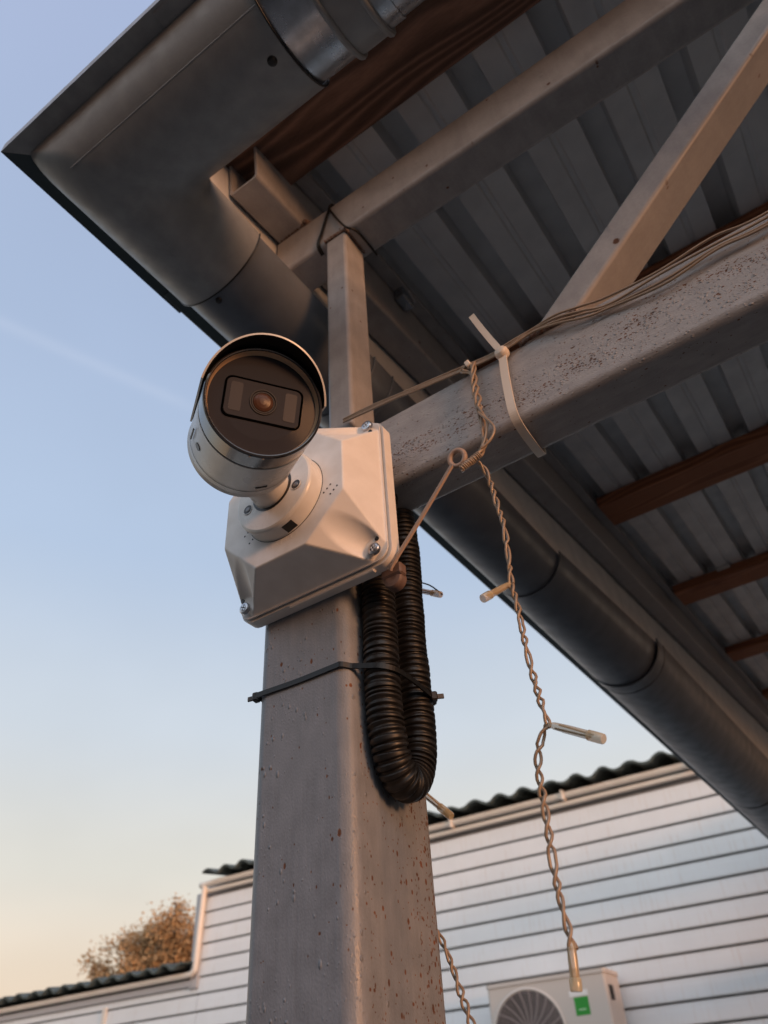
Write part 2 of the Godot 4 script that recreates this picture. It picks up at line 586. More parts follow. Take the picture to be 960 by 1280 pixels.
func make_materials() -> void:
	var grey := Color(0.615, 0.605, 0.605)
	var patch := FastNoiseLite.new()
	patch.seed = 8; patch.frequency = 1.0; patch.fractal_octaves = 3
	# post: rust freckles on the sunny side, most at its far edge; blistered paint on the other
	var post_rust := func(u: float, v: float) -> float:
		if u < 0.252: return 0.045 + 0.22 * maxf(0.0, patch.get_noise_2d(u * 20.0, v * 8.0)) + 1.3 * exp(-(0.252 - u) / 0.04) + 0.16 * exp(-absf(u - 0.02) / 0.012)
		if u < 0.27: return 0.5
		return 0.02
	var post_blis := func(u: float, v: float) -> float:
		return (0.75 * smoothstep(-0.3, 0.5, patch.get_noise_2d(u * 7.0, v * 7.0)) if u > 0.75 else 0.12)
	steel_post_m = sheet_mat(paint_sheet(1024, 1024, Color(0.48, 0.495, 0.52), 21, post_rust, post_blis, 30000, 9000, 1.55, 0.06, 0.42), 0.16)
	# lower chord: a band of flaking rust along its face
	var beam_rust := func(u: float, v: float) -> float:
		if u > 0.34: return 0.015
		var c := 0.185 + 0.03 * sin(v * 9.0)
		var b := exp(-pow((u - c) / 0.055, 2.0))
		return clampf(b * smoothstep(-0.15, 0.35, patch.get_noise_2d(v * 9.0, u * 14.0)) * 1.1 + 0.03, 0, 1)
	var beam_blis := func(u: float, v: float) -> float:
		if u > 0.34: return 0.05
		return 0.12 + 0.8 * exp(-pow((u - 0.19) / 0.08, 2.0))
	beam_m = sheet_mat(paint_sheet(1024, 1024, grey, 33, beam_rust, beam_blis, 36000, 30000, 2.1, 0.06, 0.36), 0.16)
	var spare := func(_u: float, _v: float) -> float: return 0.5
	steel_m = sheet_mat(paint_sheet(512, 512, grey, 44, spare, spare, 70, 700, 1.0, 0.07, 0.4), 0.06, 2.6)

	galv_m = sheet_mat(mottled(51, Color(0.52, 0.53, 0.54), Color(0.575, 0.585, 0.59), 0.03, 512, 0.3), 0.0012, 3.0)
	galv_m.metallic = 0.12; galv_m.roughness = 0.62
	galv_new_m = sheet_mat(mottled(52, Color(0.62, 0.64, 0.66), Color(0.74, 0.76, 0.79), 0.02, 512, 0.3), 0.004, 4.0)
	galv_new_m.metallic = 0.9; galv_new_m.roughness = 0.42
	shaded_side_m = sheet_mat(mottled(58, Color(0.34, 0.365, 0.40), Color(0.385, 0.41, 0.445), 0.03, 256, 0.3), 0.0012, 3.0)  # gutter metal in a darker tone that stands for shade on the side run
	shaded_side_m.roughness = 0.5
	lip_m = mat(Color(0.24, 0.29, 0.31), 0.5, 0.3)  # dark green-grey, with the shade of the lip's underside put into the colour
	roof_m = sheet_mat(mottled(53, Color(0.81, 0.82, 0.83), Color(0.86, 0.865, 0.87), 0.015, 512, 0.25), 0.003, 2.0)
	roof_m.metallic = 0.25; roof_m.roughness = 0.8
	wood_m = sheet_mat(wood_sheet(61, Color(0.28, 0.205, 0.17), Color(0.60, 0.45, 0.37)), 0.05)
	batten_m = sheet_mat(wood_sheet(64, Color(0.47, 0.29, 0.20), Color(0.76, 0.50, 0.35)), 0.05)
	weld_m = sheet_mat(mottled(54, Color(0.33, 0.20, 0.14), Color(0.58, 0.54, 0.51), 0.06, 256, 0.6), 0.06, 18.0)

	plastic_m = sheet_mat(mottled(55, Color(0.855, 0.838, 0.82), Color(0.895, 0.88, 0.865), 0.01, 512, 0.15), 0.003, 9.0)
	plastic_m.roughness = 0.75
	cam_white_m = sheet_mat(mottled(56, Color(0.80, 0.79, 0.77), Color(0.86, 0.85, 0.83), 0.01, 256, 0.12), 0.002, 12.0)
	cam_white_m.roughness = 0.42
	black_m = mat(Color(0.055, 0.055, 0.06), 0.42)
	screw_m = mat(Color(0.72, 0.73, 0.75), 0.3, 1.0)
	wire_m = mat(Color(0.60, 0.52, 0.44), 0.32)
	led_m = mat(Color(0.82, 0.76, 0.62, 0.55), 0.08)
	led_m.transparency = BaseMaterial3D.TRANSPARENCY_ALPHA
	led_m.backlight_enabled = true
	led_m.backlight = Color(0.5, 0.42, 0.28)
	nylon_m = mat(Color(0.88, 0.83, 0.77), 0.45)
	nylon_m.backlight_enabled = true
	nylon_m.backlight = Color(0.3, 0.27, 0.23)

func build_ground() -> void:
	var mb := MB.new()
	mb.face([Vector3(-400, 0, -400), Vector3(400, 0, -400), Vector3(400, 0, 400), Vector3(-400, 0, 400)], Vector3(0, -1, 0))
	var m := sheet_mat(mottled(71, Color(0.37, 0.355, 0.335), Color(0.45, 0.43, 0.405), 0.01, 512, 0.5), 0.2, 0.7)
	var g := put(mb, "ground", m)
	g.set_meta("kind", "structure")

# unseen boarded wall, added behind the viewer to block low light from there
func build_added_shade_wall() -> void:
	var o := thing("added_shade_wall", "unseen tall dark boarded wall added behind the viewer to block low light", "wall", Vector3(-1, 0, 3.8))
	var m := mat(Color(0.27, 0.23, 0.20), 0.8)
	for k in 24:
		var mb := MB.new()
		mb.box(Vector3(-7.0 + 0.5 * k, 1.75 + 0.02 * sin(k * 2.3), 3.8), Vector3(0.49, 3.5, 0.04), 0.004)
		put(mb, "board", m, o)

# unseen house wall, added beyond the right edge to keep sun off the gutter
func build_added_side_house() -> void:
	var o := thing("added_side_house", "unseen rendered house wall added at the right end of the canopy to block sun", "house", Vector3(2.8, 0, -4))
	var m := sheet_mat(mottled(75, Color(0.46, 0.42, 0.38), Color(0.54, 0.50, 0.46), 0.02, 256, 0.4), 0.1, 1.0)
	var mb := MB.new()
	mb.box(Vector3(2.85, 1.22, -3.87), Vector3(0.4, 2.44, 8.4), 0.01)
	put(mb, "wall", m, o)

# ---- the neighbour's house behind
func build_house() -> void:
	var turn := deg_to_rad(3.0)
	var o := thing("neighbour_building", "white building clad in horizontal siding planks under dark corrugated roofs, behind the post", "building", Vector3(-2.5, 0, -5))
	var bs := Basis(Vector3.UP, turn)
	o.basis = bs
	var sid := []
	for k in 3:
		var m := sheet_mat(mottled(80 + k, Color(0.835, 0.85, 0.86), Color(0.855, 0.87, 0.88), 0.006, 256, 0.1, 0.5), 0.004, 1.3)
		m.roughness_texture = null
		m.roughness = 0.6
		sid.append(m)
	var trim_m := mat(Color(0.86, 0.83, 0.79), 0.55)
	var grey_m := mat(Color(0.66, 0.66, 0.67), 0.6)
	var slate_m := sheet_mat(mottled(85, Color(0.22, 0.26, 0.255), Color(0.36, 0.40, 0.39), 0.03, 256, 0.5), 0.05, 2.0)
	var L := -2.61
	var R := 5.5
	var pitch := 0.121
	var wall := func(mb: MB, called: String, mt: Material, parent: Node3D) -> MeshInstance3D:
		var x := MeshInstance3D.new()
		x.mesh = mb.mesh(); x.material_override = mt; x.name = called
		parent.add_child(x, true)
		return x
	# solid body behind the siding
	var mb := MB.new()
	mb.box(Vector3((L + R) / 2, 1.752, -2.03), Vector3(R - L, 3.504, 4.0), 0.01)
	var body = wall.call(mb, "wall", grey_m, o)
	mb = MB.new()
	mb.box(Vector3(L - 3.53, 1.34, -2.03), Vector3(7.0, 2.68, 4.0), 0.01)
	wall.call(mb, "wing_wall", grey_m, o)
	var lap := [Vector2(0.0, 0.0), Vector2(0.017, 0.004), Vector2(0.019, 0.010), Vector2(0.013, 0.075), Vector2(0.008, pitch - 0.0105), Vector2(0.005, pitch - 0.0085), Vector2(-0.002, pitch - 0.0080), Vector2(-0.002, 0.0)]
	var k := 0
	var y := 3.388 - pitch
	while y > 0.0:
		mb = MB.new()
		mb.prism(Vector3(L + 0.03, y, 0), Vector3(0, 0, 1), Vector3.UP, Vector3(R - L - 0.03, 0, 0), lap)
		wall.call(mb, "plank", sid[(k * 7) % 3], body)
		if y < 2.72:
			mb = MB.new()
			mb.prism(Vector3(L - 4.2, y, 0), Vector3(0, 0, 1), Vector3.UP, Vector3(4.225, 0, 0), lap)
			wall.call(mb, "plank", sid[(k * 5 + 1) % 3], body)
		y -= pitch
		k += 1
	# joint strip in the lower siding, eaves trims, corner strip with its pale pipe
	mb = MB.new()
	mb.box(Vector3(L - 1.02, 1.35, 0.022), Vector3(0.05, 2.66, 0.02), 0.004)
	wall.call(mb, "joint_strip", trim_m, o)
	mb = MB.new()
	mb.box(Vector3(L - 0.015, 3.06, 0.012), Vector3(0.09, 0.72, 0.05), 0.006)
	wall.call(mb, "corner_strip", grey_m, o)
	mb = MB.new()
	mb.box(Vector3((L + R) / 2, 3.428, 0.02), Vector3(R - L, 0.030, 0.05), 0.006)
	wall.call(mb, "eaves_board", trim_m, o)
	mb = MB.new()
	var pth := smooth_path([Vector3(R, 3.477, 0.06), Vector3(L + 1.5, 3.477, 0.06), Vector3(L + 0.12, 3.477, 0.06), Vector3(L + 0.055, 3.465, 0.06), Vector3(L + 0.045, 3.40, 0.06), Vector3(L + 0.03, 3.1, 0.06), Vector3(L + 0.02, 2.87, 0.06), Vector3(L + 0.0, 2.815, 0.06), Vector3(L - 0.07, 2.80, 0.06), Vector3(L - 0.4, 2.80, 0.06), Vector3(L - 2.5, 2.80, 0.06), Vector3(L - 4.2, 2.80, 0.06)], 6)
	mb.tube(pth, 0.024, 10)
	wall.call(mb, "rain_pipe", trim_m, o)
	mb = MB.new()
	for q in 9:
		mb.box(Vector3(L + 0.7 + q * 0.9, 3.477, 0.06), Vector3(0.022, 0.068, 0.068), 0.004)
	wall.call(mb, "pipe_clips", trim_m, o).set_meta("kind", "stuff")
	mb = MB.new()
	mb.box(Vector3(L - 2.1, 2.742, 0.02), Vector3(4.2, 0.05, 0.04), 0.006)
	wall.call(mb, "eaves_board", grey_m, o)
	# corrugated roofs, one wavy sheet per metre or so
	for part in 2:
		var x0 := L + 0.09 if part == 0 else L - 4.3
		var x1 := R if part == 0 else L - 0.03
		var y0 := 3.515 if part == 0 else 2.838
		var x := x0
		while x < x1 - 0.05:
			var xe := minf(x + 1.2, x1)
			var top := []
			var bot := []
			var nn := int((xe - x) / 0.025)
			for i in nn + 1:
				var xx := lerpf(x, xe, float(i) / nn)
				var wv := sin((xx - x0) / 0.20 * TAU)
				wv = signf(wv) * pow(absf(wv), 0.75) * 0.020 + 0.020
				var j := 0.005 * sin(x * 37.0) + 0.004 * sin(xx * 17.0) + 0.003 * sin(xx * 41.0)
				top.append(Vector2(xx, wv + 0.016 + j)); bot.append(Vector2(xx, wv + j))
			bot.reverse()
			mb = MB.new()
			mb.prism(Vector3(0, y0, 0.16 + 0.012 * sin(x * 21.0)), Vector3.RIGHT, Vector3.UP, Vector3(0, 0.55, -4.2), top + bot)
			wall.call(mb, "roof_sheet", slate_m, o)
			x += 1.2

	# the air conditioner's outdoor unit
	var ac := thing("air_conditioner", "beige outdoor air conditioner unit with round fan grille on the siding wall", "air conditioner", Vector3(-1.97, 0, -4.86))
	ac.basis = bs
	var case_m := mat(Color(0.77, 0.74, 0.71), 0.5)
	var dark_m := mat(Color(0.10, 0.09, 0.09), 0.6)
	var grille_m := mat(Color(0.60, 0.56, 0.55), 0.5)
	var T := 2.352
	var hx := 0.385
	mb = MB.new()
	mb.rect(Vector3(0, T - 0.535, 0.035), Vector3(0, T, 0.035), Vector3(1, 0, 0), hx * 2, 0.26, 0.02)
	# moulded top cover, slightly proud
	var case_o = wall.call(mb, "casing", case_m, ac)
	mb = MB.new()
	mb.rect(Vector3(0, T - 0.012, 0.035), Vector3(0, T + 0.010, 0.035), Vector3(1, 0, 0), hx * 2 + 0.012, 0.272, 0.024)
	wall.call(mb, "top_cover", case_m, case_o)
	mb = MB.new()
	var fc := Vector3(-0.135, T - 0.268, 0.166)
	mb.lathe(fc, Vector3(0, 0, 1), Vector3.UP, [Vector2(0.236, -0.001), Vector2(0.236, 0.006), Vector2(0.228, 0.010), Vector2(0.220, 0.006), Vector2(0.219, -0.001)], 64)
	var ring_m := mat(Color(0.80, 0.77, 0.74), 0.5)
	wall.call(mb, "fan_ring", ring_m, ac)
	mb = MB.new()
	mb.lathe(fc, Vector3(0, 0, 1), Vector3.UP, [Vector2(0.219, 0.0012), Vector2(0.0, 0.0012)], 64)
	wall.call(mb, "fan_opening", dark_m, ac)
	mb = MB.new()
	for q in 22:
		var an := TAU * q / 22
		var sw := 0.5
		var pp := []
		for s in 7:
			var rr := lerpf(0.03, 0.221, s / 6.0)
			var aa := an + sw * (rr / 0.22) * 0.6
			pp.append(fc + Vector3(cos(aa) * rr, sin(aa) * rr, 0.008))
		mb.tube(pp, 0.0038, 5)
	for q in 15:
		var rr := 0.03 + 0.0128 * q
		var pp := []
		for s in 49: pp.append(fc + Vector3(cos(TAU * s / 48.0) * rr, sin(TAU * s / 48.0) * rr, 0.0105))
		mb.tube(pp, 0.0026, 5, false)
	mb.lathe(fc, Vector3(0, 0, 1), Vector3.UP, [Vector2(0.036, 0.004), Vector2(0.036, 0.014), Vector2(0.0, 0.016)], 24)
	wall.call(mb, "fan_grille", grille_m, ac)
	# white label with a green energy sticker below it
	mb = MB.new()
	mb.box(Vector3(0.205, T - 0.100, 0.1658), Vector3(0.115, 0.03, 0.0012), 0.0003)
	wall.call(mb, "white_label", mat(Color(0.88, 0.88, 0.87), 0.5), ac)
	mb = MB.new()
	mb.box(Vector3(0.215, T - 0.165, 0.1658), Vector3(0.088, 0.092, 0.0012), 0.0003)
	wall.call(mb, "green_sticker", mat(Color(0.12, 0.55, 0.16), 0.5), ac)
	mb = MB.new()
	mb.box(Vector3(0.215, T - 0.182, 0.1669), Vector3(0.045, 0.008, 0.0010), 0.0002)
	wall.call(mb, "sticker_mark", mat(Color(0.62, 0.80, 0.62), 0.5), ac)
	for q in 2:
		mb = MB.new()
		mb.box(Vector3(hx + 0.002, T - 0.11 - q * 0.22, 0.10), Vector3(0.012, 0.075, 0.06), 0.003)
		wall.call(mb, "grip_recess", dark_m, ac)
	for q in [-1, 1]:
		mb = MB.new()
		mb.box(Vector3(q * 0.25, T - 0.56, -0.01), Vector3(0.04, 0.04, 0.36), 0.003)
		wall.call(mb, "wall_bracket", grey_m, ac)

func build_tree() -> void:
	var base := Vector3(-11.9, 0, -11.0)
	var o := thing("autumn_tree", "bare-topped tree with thin brown autumn leaves beyond the lower roof", "tree", base)
	var r := RandomNumberGenerator.new()
	r.seed = 77
	var bark := sheet_mat(mottled(91, Color(0.22, 0.16, 0.12), Color(0.34, 0.26, 0.20), 0.05, 256, 0.6), 0.3, 4.0)
	var trunk := MB.new()
	trunk.tube([base, base + Vector3(0.05, 0.8, 0), base + Vector3(0.0, 1.6, 0.05), base + Vector3(0.1, 2.4, 0)], [0.20, 0.16, 0.14, 0.12], 9)
	put(trunk, "trunk", bark, o)
	var limbs := MB.new()
	var leaf := MB.new()
	var tips := []
	for k in 60:
		var tgt := base + Vector3(r.randf_range(-1.75, 0.95), 0, r.randf_range(-1.0, 1.0))
		# the crown is a long hump, highest at its right
		var fx := (tgt.x - base.x + 1.9) / 2.2
		tgt.y = EYE + 2.75 + 1.0 * pow(clampf(fx, 0, 1.05), 0.8) + r.randf_range(-0.9, 0.05)
		var a := base + Vector3(0.1, 1.7 + r.randf() * 0.7, 0)
		var mid := a.lerp(tgt, 0.5) + Vector3(r.randf_range(-0.2, 0.2), 0.25, r.randf_range(-0.2, 0.2))
		var pp := smooth_path([a, mid, tgt], 5)
		var rad := []
		for i in pp.size(): rad.append(lerpf(0.05, 0.008, float(i) / pp.size()))
		limbs.tube(pp, rad, 5)
		for s in 9:
			var st: Vector3 = pp[int(lerpf(4, pp.size() - 1, r.randf()))]
			var en := st + Vector3(r.randf_range(-0.35, 0.35), r.randf_range(-0.05, 0.3), r.randf_range(-0.35, 0.35))
			limbs.tube([st, st.lerp(en, 0.5) + Vector3(0, 0.04, 0), en], [0.010, 0.007, 0.003], 4)
			tips.append([st, en])
	put(limbs, "branches", bark, o)
	for tp in tips:
		var nleaf := int(r.randf_range(90, 300) * (0.7 + 0.8 * clampf((tp[1].x - base.x + 2.5) / 3.0, 0, 1)))
		for q in nleaf:
			var c: Vector3 = tp[0].lerp(tp[1], r.randf()) + Vector3(r.randfn(0, 0.10), r.randfn(0, 0.10), r.randfn(0, 0.10))
			var d := Vector3(r.randfn(), r.randfn(), r.randfn()).normalized()
			var s := d.cross(Vector3(r.randfn(), r.randfn(), r.randfn())).normalized()
			var l := r.randf_range(0.02, 0.042)
			leaf.face([c - d * l, c + s * l * 0.55, c + d * l, c - s * l * 0.55], c - d.cross(s))
	var lm := mat(Color(0.66, 0.55, 0.40), 0.7)
	lm.backlight_enabled = true
	lm.backlight = Color(0.4, 0.26, 0.13)
	put(leaf, "foliage", lm, o).set_meta("kind", "stuff")

# ---- steelwork
func build_post() -> void:
	var o := thing("steel_post", "square grey painted steel post with rust freckles carrying the camera", "post", Vector3(0, 0, -0.04))
	var mb := MB.new()
	mb.rect(P(0.0015, -EYE + 0.01, -0.045), P(0.0015, 0.445, -0.045), Vector3.RIGHT, 0.077, 0.090, 0.010, true, true, 0.5)
	put(mb, "shaft", steel_post_m, o)
	mb = MB.new()
	mb.box(P(0, -EYE + 0.005, -0.04), Vector3(0.2, 0.01, 0.2), 0.002)
	var pl := put(mb, "base_plate", steel_m, o)
	for sx in [-1, 1]:
		for sz in [-1, 1]:
			mb = MB.new()
			mb.lathe(P(sx * 0.075, -EYE + 0.01, -0.04 + sz * 0.075), Vector3.UP, Vector3.RIGHT, [Vector2(0.011, 0.0), Vector2(0.011, 0.009), Vector2(0.007, 0.011), Vector2(0.0, 0.011)], 6)
			put(mb, "bolt", screw_m, pl)

func weld(o: Node3D, pts: Array, rad := 0.003) -> void:
	var pp := resample(pts, 0.0015)
	if pp.size() < 3: return
	var rr := []
	for k in pp.size(): rr.append(rad * (0.75 + 0.25 * absf(sin(k * 1.1)) + rng.randf_range(-0.12, 0.12)))
	var mb := MB.new()
	mb.tube(pp, rr, 7)
	put(mb, "weld_bead", weld_m, o)

func build_truss() -> void:
	var o := thing("roof_truss", "grey steel tube truss welded to the top of the post", "truss", P(0, 0.445, -0.04))
	var mb := MB.new()
	mb.rect(P(0.0402, 0.4235, -0.04), P(2.6, 0.4235, -0.04), Vector3(0, 0, 1), 0.04, 0.075, 0.007, true, true, 0.5)
	put(mb, "lower_chord", beam_m, o)
	mb = MB.new()
	mb.rect(P(-0.061, 0.8155, -0.0415), P(2.6, 0.8155, -0.0415), Vector3(0, 0, 1), 0.043, 0.071, 0.006, true, true, 0.5)
	put(mb, "upper_chord", steel_m, o)
	mb = MB.new()
	mb.rect(P(0.0235, 0.445, -0.0398), P(0.0235, 0.7795, -0.0398), Vector3(0, 0, 1), 0.0365, 0.027, 0.004)
	put(mb, "upright", steel_m, o)
	mb = MB.new()
	var d := Vector3(0.734, 0.679, 0).normalized()
	mb.rect(P(0.2135, 0.459, -0.0398) - d * 0.012, P(0.2135, 0.459, -0.0398) + d * 0.497, Vector3(0, 0, 1), 0.037, 0.0265, 0.004)
	put(mb, "diagonal_brace", steel_m, o)
	mb = MB.new()
	mb.rect(P(1.0, 0.459, -0.0398) - d * Vector3(-1, 1, 1) * -0.0 + Vector3(0, 0, 0), P(0.66, 0.782, -0.0398), Vector3(0, 0, 1), 0.037, 0.0265, 0.004)
	put(mb, "diagonal_brace", steel_m, o)
	weld(o, [P(0.192, 0.4625, -0.0222), P(0.240, 0.4625, -0.0195)], 0.0030)
	weld(o, [P(0.241, 0.4625, -0.0215), P(0.243, 0.4625, -0.056)], 0.0030)
	weld(o, [P(0.0385, 0.7825, -0.0215), P(0.009, 0.7825, -0.0205)], 0.0026)
	weld(o, [P(0.0385, 0.7815, -0.022), P(0.0385, 0.7815, -0.057)], 0.0028)
	weld(o, [P(0.0425, 0.388, -0.024), P(0.0425, 0.445, -0.0235)], 0.0030)
	weld(o, [P(-0.058, 0.8525, -0.0205), P(-0.022, 0.8525, -0.0195)], 0.0030)
	weld(o, [P(-0.0195, 0.8520, -0.0205), P(-0.0175, 0.8555, -0.0205), P(-0.0180, 0.8535, -0.034), P(-0.0185, 0.8525, -0.060)], 0.0042)
	weld(o, [P(0.5450, 0.7800, -0.0222), P(0.592, 0.7800, -0.0205)], 0.0030)

func slope(x: float, y0: float, z: float) -> Vector3:
	return P(x, y0 - SL * z, z)

func build_rafter() -> void:
	var o := thing("steel_rafter", "rusty open-ended square steel rafter lying across the truss end", "rafter", slope(-0.042, 0.888, -0.04))
	var mb := MB.new()
	mb.rect(slope(-0.0415, 0.888, -7.0), slope(-0.0415, 0.888, 0.066), Vector3.RIGHT, 0.041, 0.080, 0.005, true, false, 0.5, 0.003)
	put(mb, "tube", steel_m, o)
	mb = MB.new()
	mb.rect(slope(-0.011, 0.9265, -7.0), slope(-0.011, 0.9265, 0.02), Vector3.RIGHT, 0.0185, 0.010, 0.001)
	put(mb, "edge_strip", steel_m, o)
	mb = MB.new()
	mb.prism(slope(-0.0655, 0.932, 0.10), Vector3.RIGHT, Vector3.UP, Vector3(0, SL, -1) * 1.3, [Vector2(0.0, 0.0), Vector2(0.001, 0.0), Vector2(0.001, -0.21), Vector2(0.0, -0.21)])
	put(mb, "apron", roof_m, o)
	mb = MB.new()
	mb.prism(slope(-0.0665, 0.932, -1.18), Vector3.RIGHT, Vector3.UP, Vector3(0, SL, -1) * 5.8, [Vector2(0.0, 0.0), Vector2(0.0009, 0.0), Vector2(0.0009, -0.36), Vector2(0.0, -0.36)])
	put(mb, "apron", roof_m, o)
	# small angle clip screwed to the rafter's side
	mb = MB.new()
	mb.box(slope(-0.012, 0.912, -0.235), Vector3(0.016, 0.026, 0.03), 0.002)
	put(mb, "angle_clip", galv_new_m, o)
	mb = MB.new()
	mb.tube([slope(0.003, 0.905, -0.222), slope(0.004, 0.890, -0.236)], 0.002, 6)
	put(mb, "clip_screw", screw_m, o)
	# second rafter far to the right, out of reach of the lens but over the viewer
	var o2 := thing("steel_rafter", "far steel rafter lying across the right end of the truss", "rafter", slope(2.5, 0.888, -0.04))
	mb = MB.new()
	mb.rect(slope(2.5, 0.888, -7.0), slope(2.5, 0.888, 0.066), Vector3.RIGHT, 0.041, 0.080, 0.005, true, false, 0.5, 0.003)
	put(mb, "tube", steel_m, o2)

func build_purlins() -> void:
	var rows := [[-0.435, "nearest of the reddish roof battens, seen just above the lower beam"], [-0.978, "second reddish roof batten behind the lower beam, longest end in view"], [-1.55, "third reddish roof batten with a pale chip above it"], [-2.155, "fourth reddish roof batten near the right edge"], [-2.75, "fifth roof batten deep in the shade"]]
	for k in rows.size():
		var z: float = rows[k][0]
		var mb := MB.new()
		var c0 := slope(0.003, 0.9195, z - 0.052)
		var dirz := Vector3(0, -SL, 1).normalized()
		mb.rect(c0, c0 + Vector3(2.47, 0, 0), dirz, 0.104, 0.024, 0.0025, true, true, 0.9)
		for i in mb.t.size(): mb.t[i] += Vector2(0.27 * k, 0.37 * k)
		var b := put(mb, "roof_batten", batten_m)
		tag(b, rows[k][1], "batten", "wooden battens under the roof sheets")
	var ch := MB.new()
	ch.box(slope(0.143, 0.931, -1.541), Vector3(0.035, 0.016, 0.012), 0.002)
	tag(put(ch, "pale_chip", mat(Color(0.75, 0.75, 0.74), 0.6)), "small pale chip stuck between the third batten and the roof sheet", "chip")
	var mb2 := MB.new()
	var c := slope(-0.115, 0.9185, 0.066)
	mb2.rect(c, c + Vector3(2.6, 0, 0), Vector3(0, -SL, 1).normalized(), 0.122, 0.0245, 0.0025, true, true, 0.55)
	for i in mb2.t.size(): mb2.t[i] += Vector2(0.08, 0.1)
	tag(put(mb2, "eaves_board", wood_m), "wide dark red wooden board beside the front gutter", "board")

func build_roof() -> void:
	var o := thing("corrugated_roof", "grey corrugated metal roof seen from below, over the steel truss", "roof", slope(0.3, 0.935, 0))
	# ribs run up the slope; recesses 34 mm wide every 101.5 mm with a small groove between
	var th := 0.0008
	var seam := 0.0085 + 0.1015 * 6 + 0.05
	var x := -0.12
	var y0 := 0.9325
	var prof := []
	var k := -1
	while k < 27:
		var c := 0.0085 + 0.1015 * k
		for q in [[-0.0175, 0.0], [-0.0140, 0.036], [0.0140, 0.036], [0.0175, 0.0], [0.0455, 0.0], [0.0480, 0.0032], [0.0535, 0.0032], [0.0560, 0.0]]:
			prof.append(Vector2(c + q[0], q[1]))
		k += 1
	var sheets := [[-0.2, seam, 0.0], [seam - 0.05, 1.75, 0.0009], [1.70, 2.7, 0.0]]
	for s in sheets:
		var low := []
		var top := []
		for p in prof:
			if p.x < s[0] or p.x > s[1]: continue
			low.append(p + Vector2(0, s[2])); top.append(p + Vector2(0, s[2] + th))
		top.reverse()
		var mb := MB.new()
		var up := Vector3(0, 1, SL).normalized()
		var d := Vector3(0, SL, -1) * 7.3
		mb.prism(slope(0, y0, 0.20), Vector3.RIGHT, up, d, low + top)
		put(mb, "roof_sheet", roof_m, o)

# ---- gutters
func half_round(r: float, th: float, n := 28) -> Array:   # closed outline: s outward (+) from the centre, y
	var out := []
	for k in n + 1:
		var a := PI + PI * k / n
		out.append(Vector2(cos(a) * r, sin(a) * r))
	for k in n + 1:
		var a := TAU - PI * k / n
		out.append(Vector2(cos(a) * (r - th), sin(a) * (r - th)))
	return out

func gutter_run(mb: MB, along_x: bool, c: float, y: float, from: float, to: float, r: float, th := 0.0012, tilt := 0.0, n := 28) -> void:
	var prof := half_round(r, th, n)
	for half in 2:
		var rows := []
		for e in 2:
			var t := from if e == 0 else to
			var row := PackedVector3Array()
			var yy := y - tilt * (t - 0.1)
			for k in n + 1:
				var p: Vector2 = prof[k + half * (n + 1)]
				row.append(P(t, yy + p.y, c + p.x) if along_x else P(c - p.x, yy + p.y, t))
			rows.append(row)
		mb.grid(rows)
	# the cut ends
	for e in 2:
		var t := from if e == 0 else to
		var yy := y - tilt * (t - 0.1)
		var inside := (from + to) / 2
		for k in n:
			var q := []
			for m in [k, k + 1, 2 * n - k, 2 * n + 1 - k]:
				var p: Vector2 = prof[m]
				q.append(P(t, yy + p.y, c + p.x) if along_x else P(c - p.x, yy + p.y, t))
			mb.face(q, P(inside, yy, c) if along_x else P(c, yy, inside))

func side_pipe(mb: MB, xo: float, y: float, z0: float, z1: float, r0: float, r1: float, tilt: float) -> void:
	var n := 28
	var th := 0.0012
	for half in 2:
		var rows := []
		for e in 9:
			var f := e / 8.0
			var z := lerpf(z0, z1, f)
			var r := lerpf(r0, r1, f)
			var prof := half_round(r, th, n)
			var row := PackedVector3Array()
			for k in n + 1:
				var p: Vector2 = prof[k + half * (n + 1)]
				row.append(P(xo + r - p.x, y - tilt * (z - 0.1) + p.y, z))
			rows.append(row)
		mb.grid(rows)
	for e in 2:
		var z := z0 if e == 0 else z1
		var r := r0 if e == 0 else r1
		var prof := half_round(r, th, n)
		for k in n:
			var q := []
			for m in [k, k + 1, 2 * n - k, 2 * n + 1 - k]:
				var p: Vector2 = prof[m]
				q.append(P(xo + r - p.x, y - tilt * (z - 0.1) + p.y, z))
			mb.face(q, P(xo + r, y, (z0 + z1) / 2))

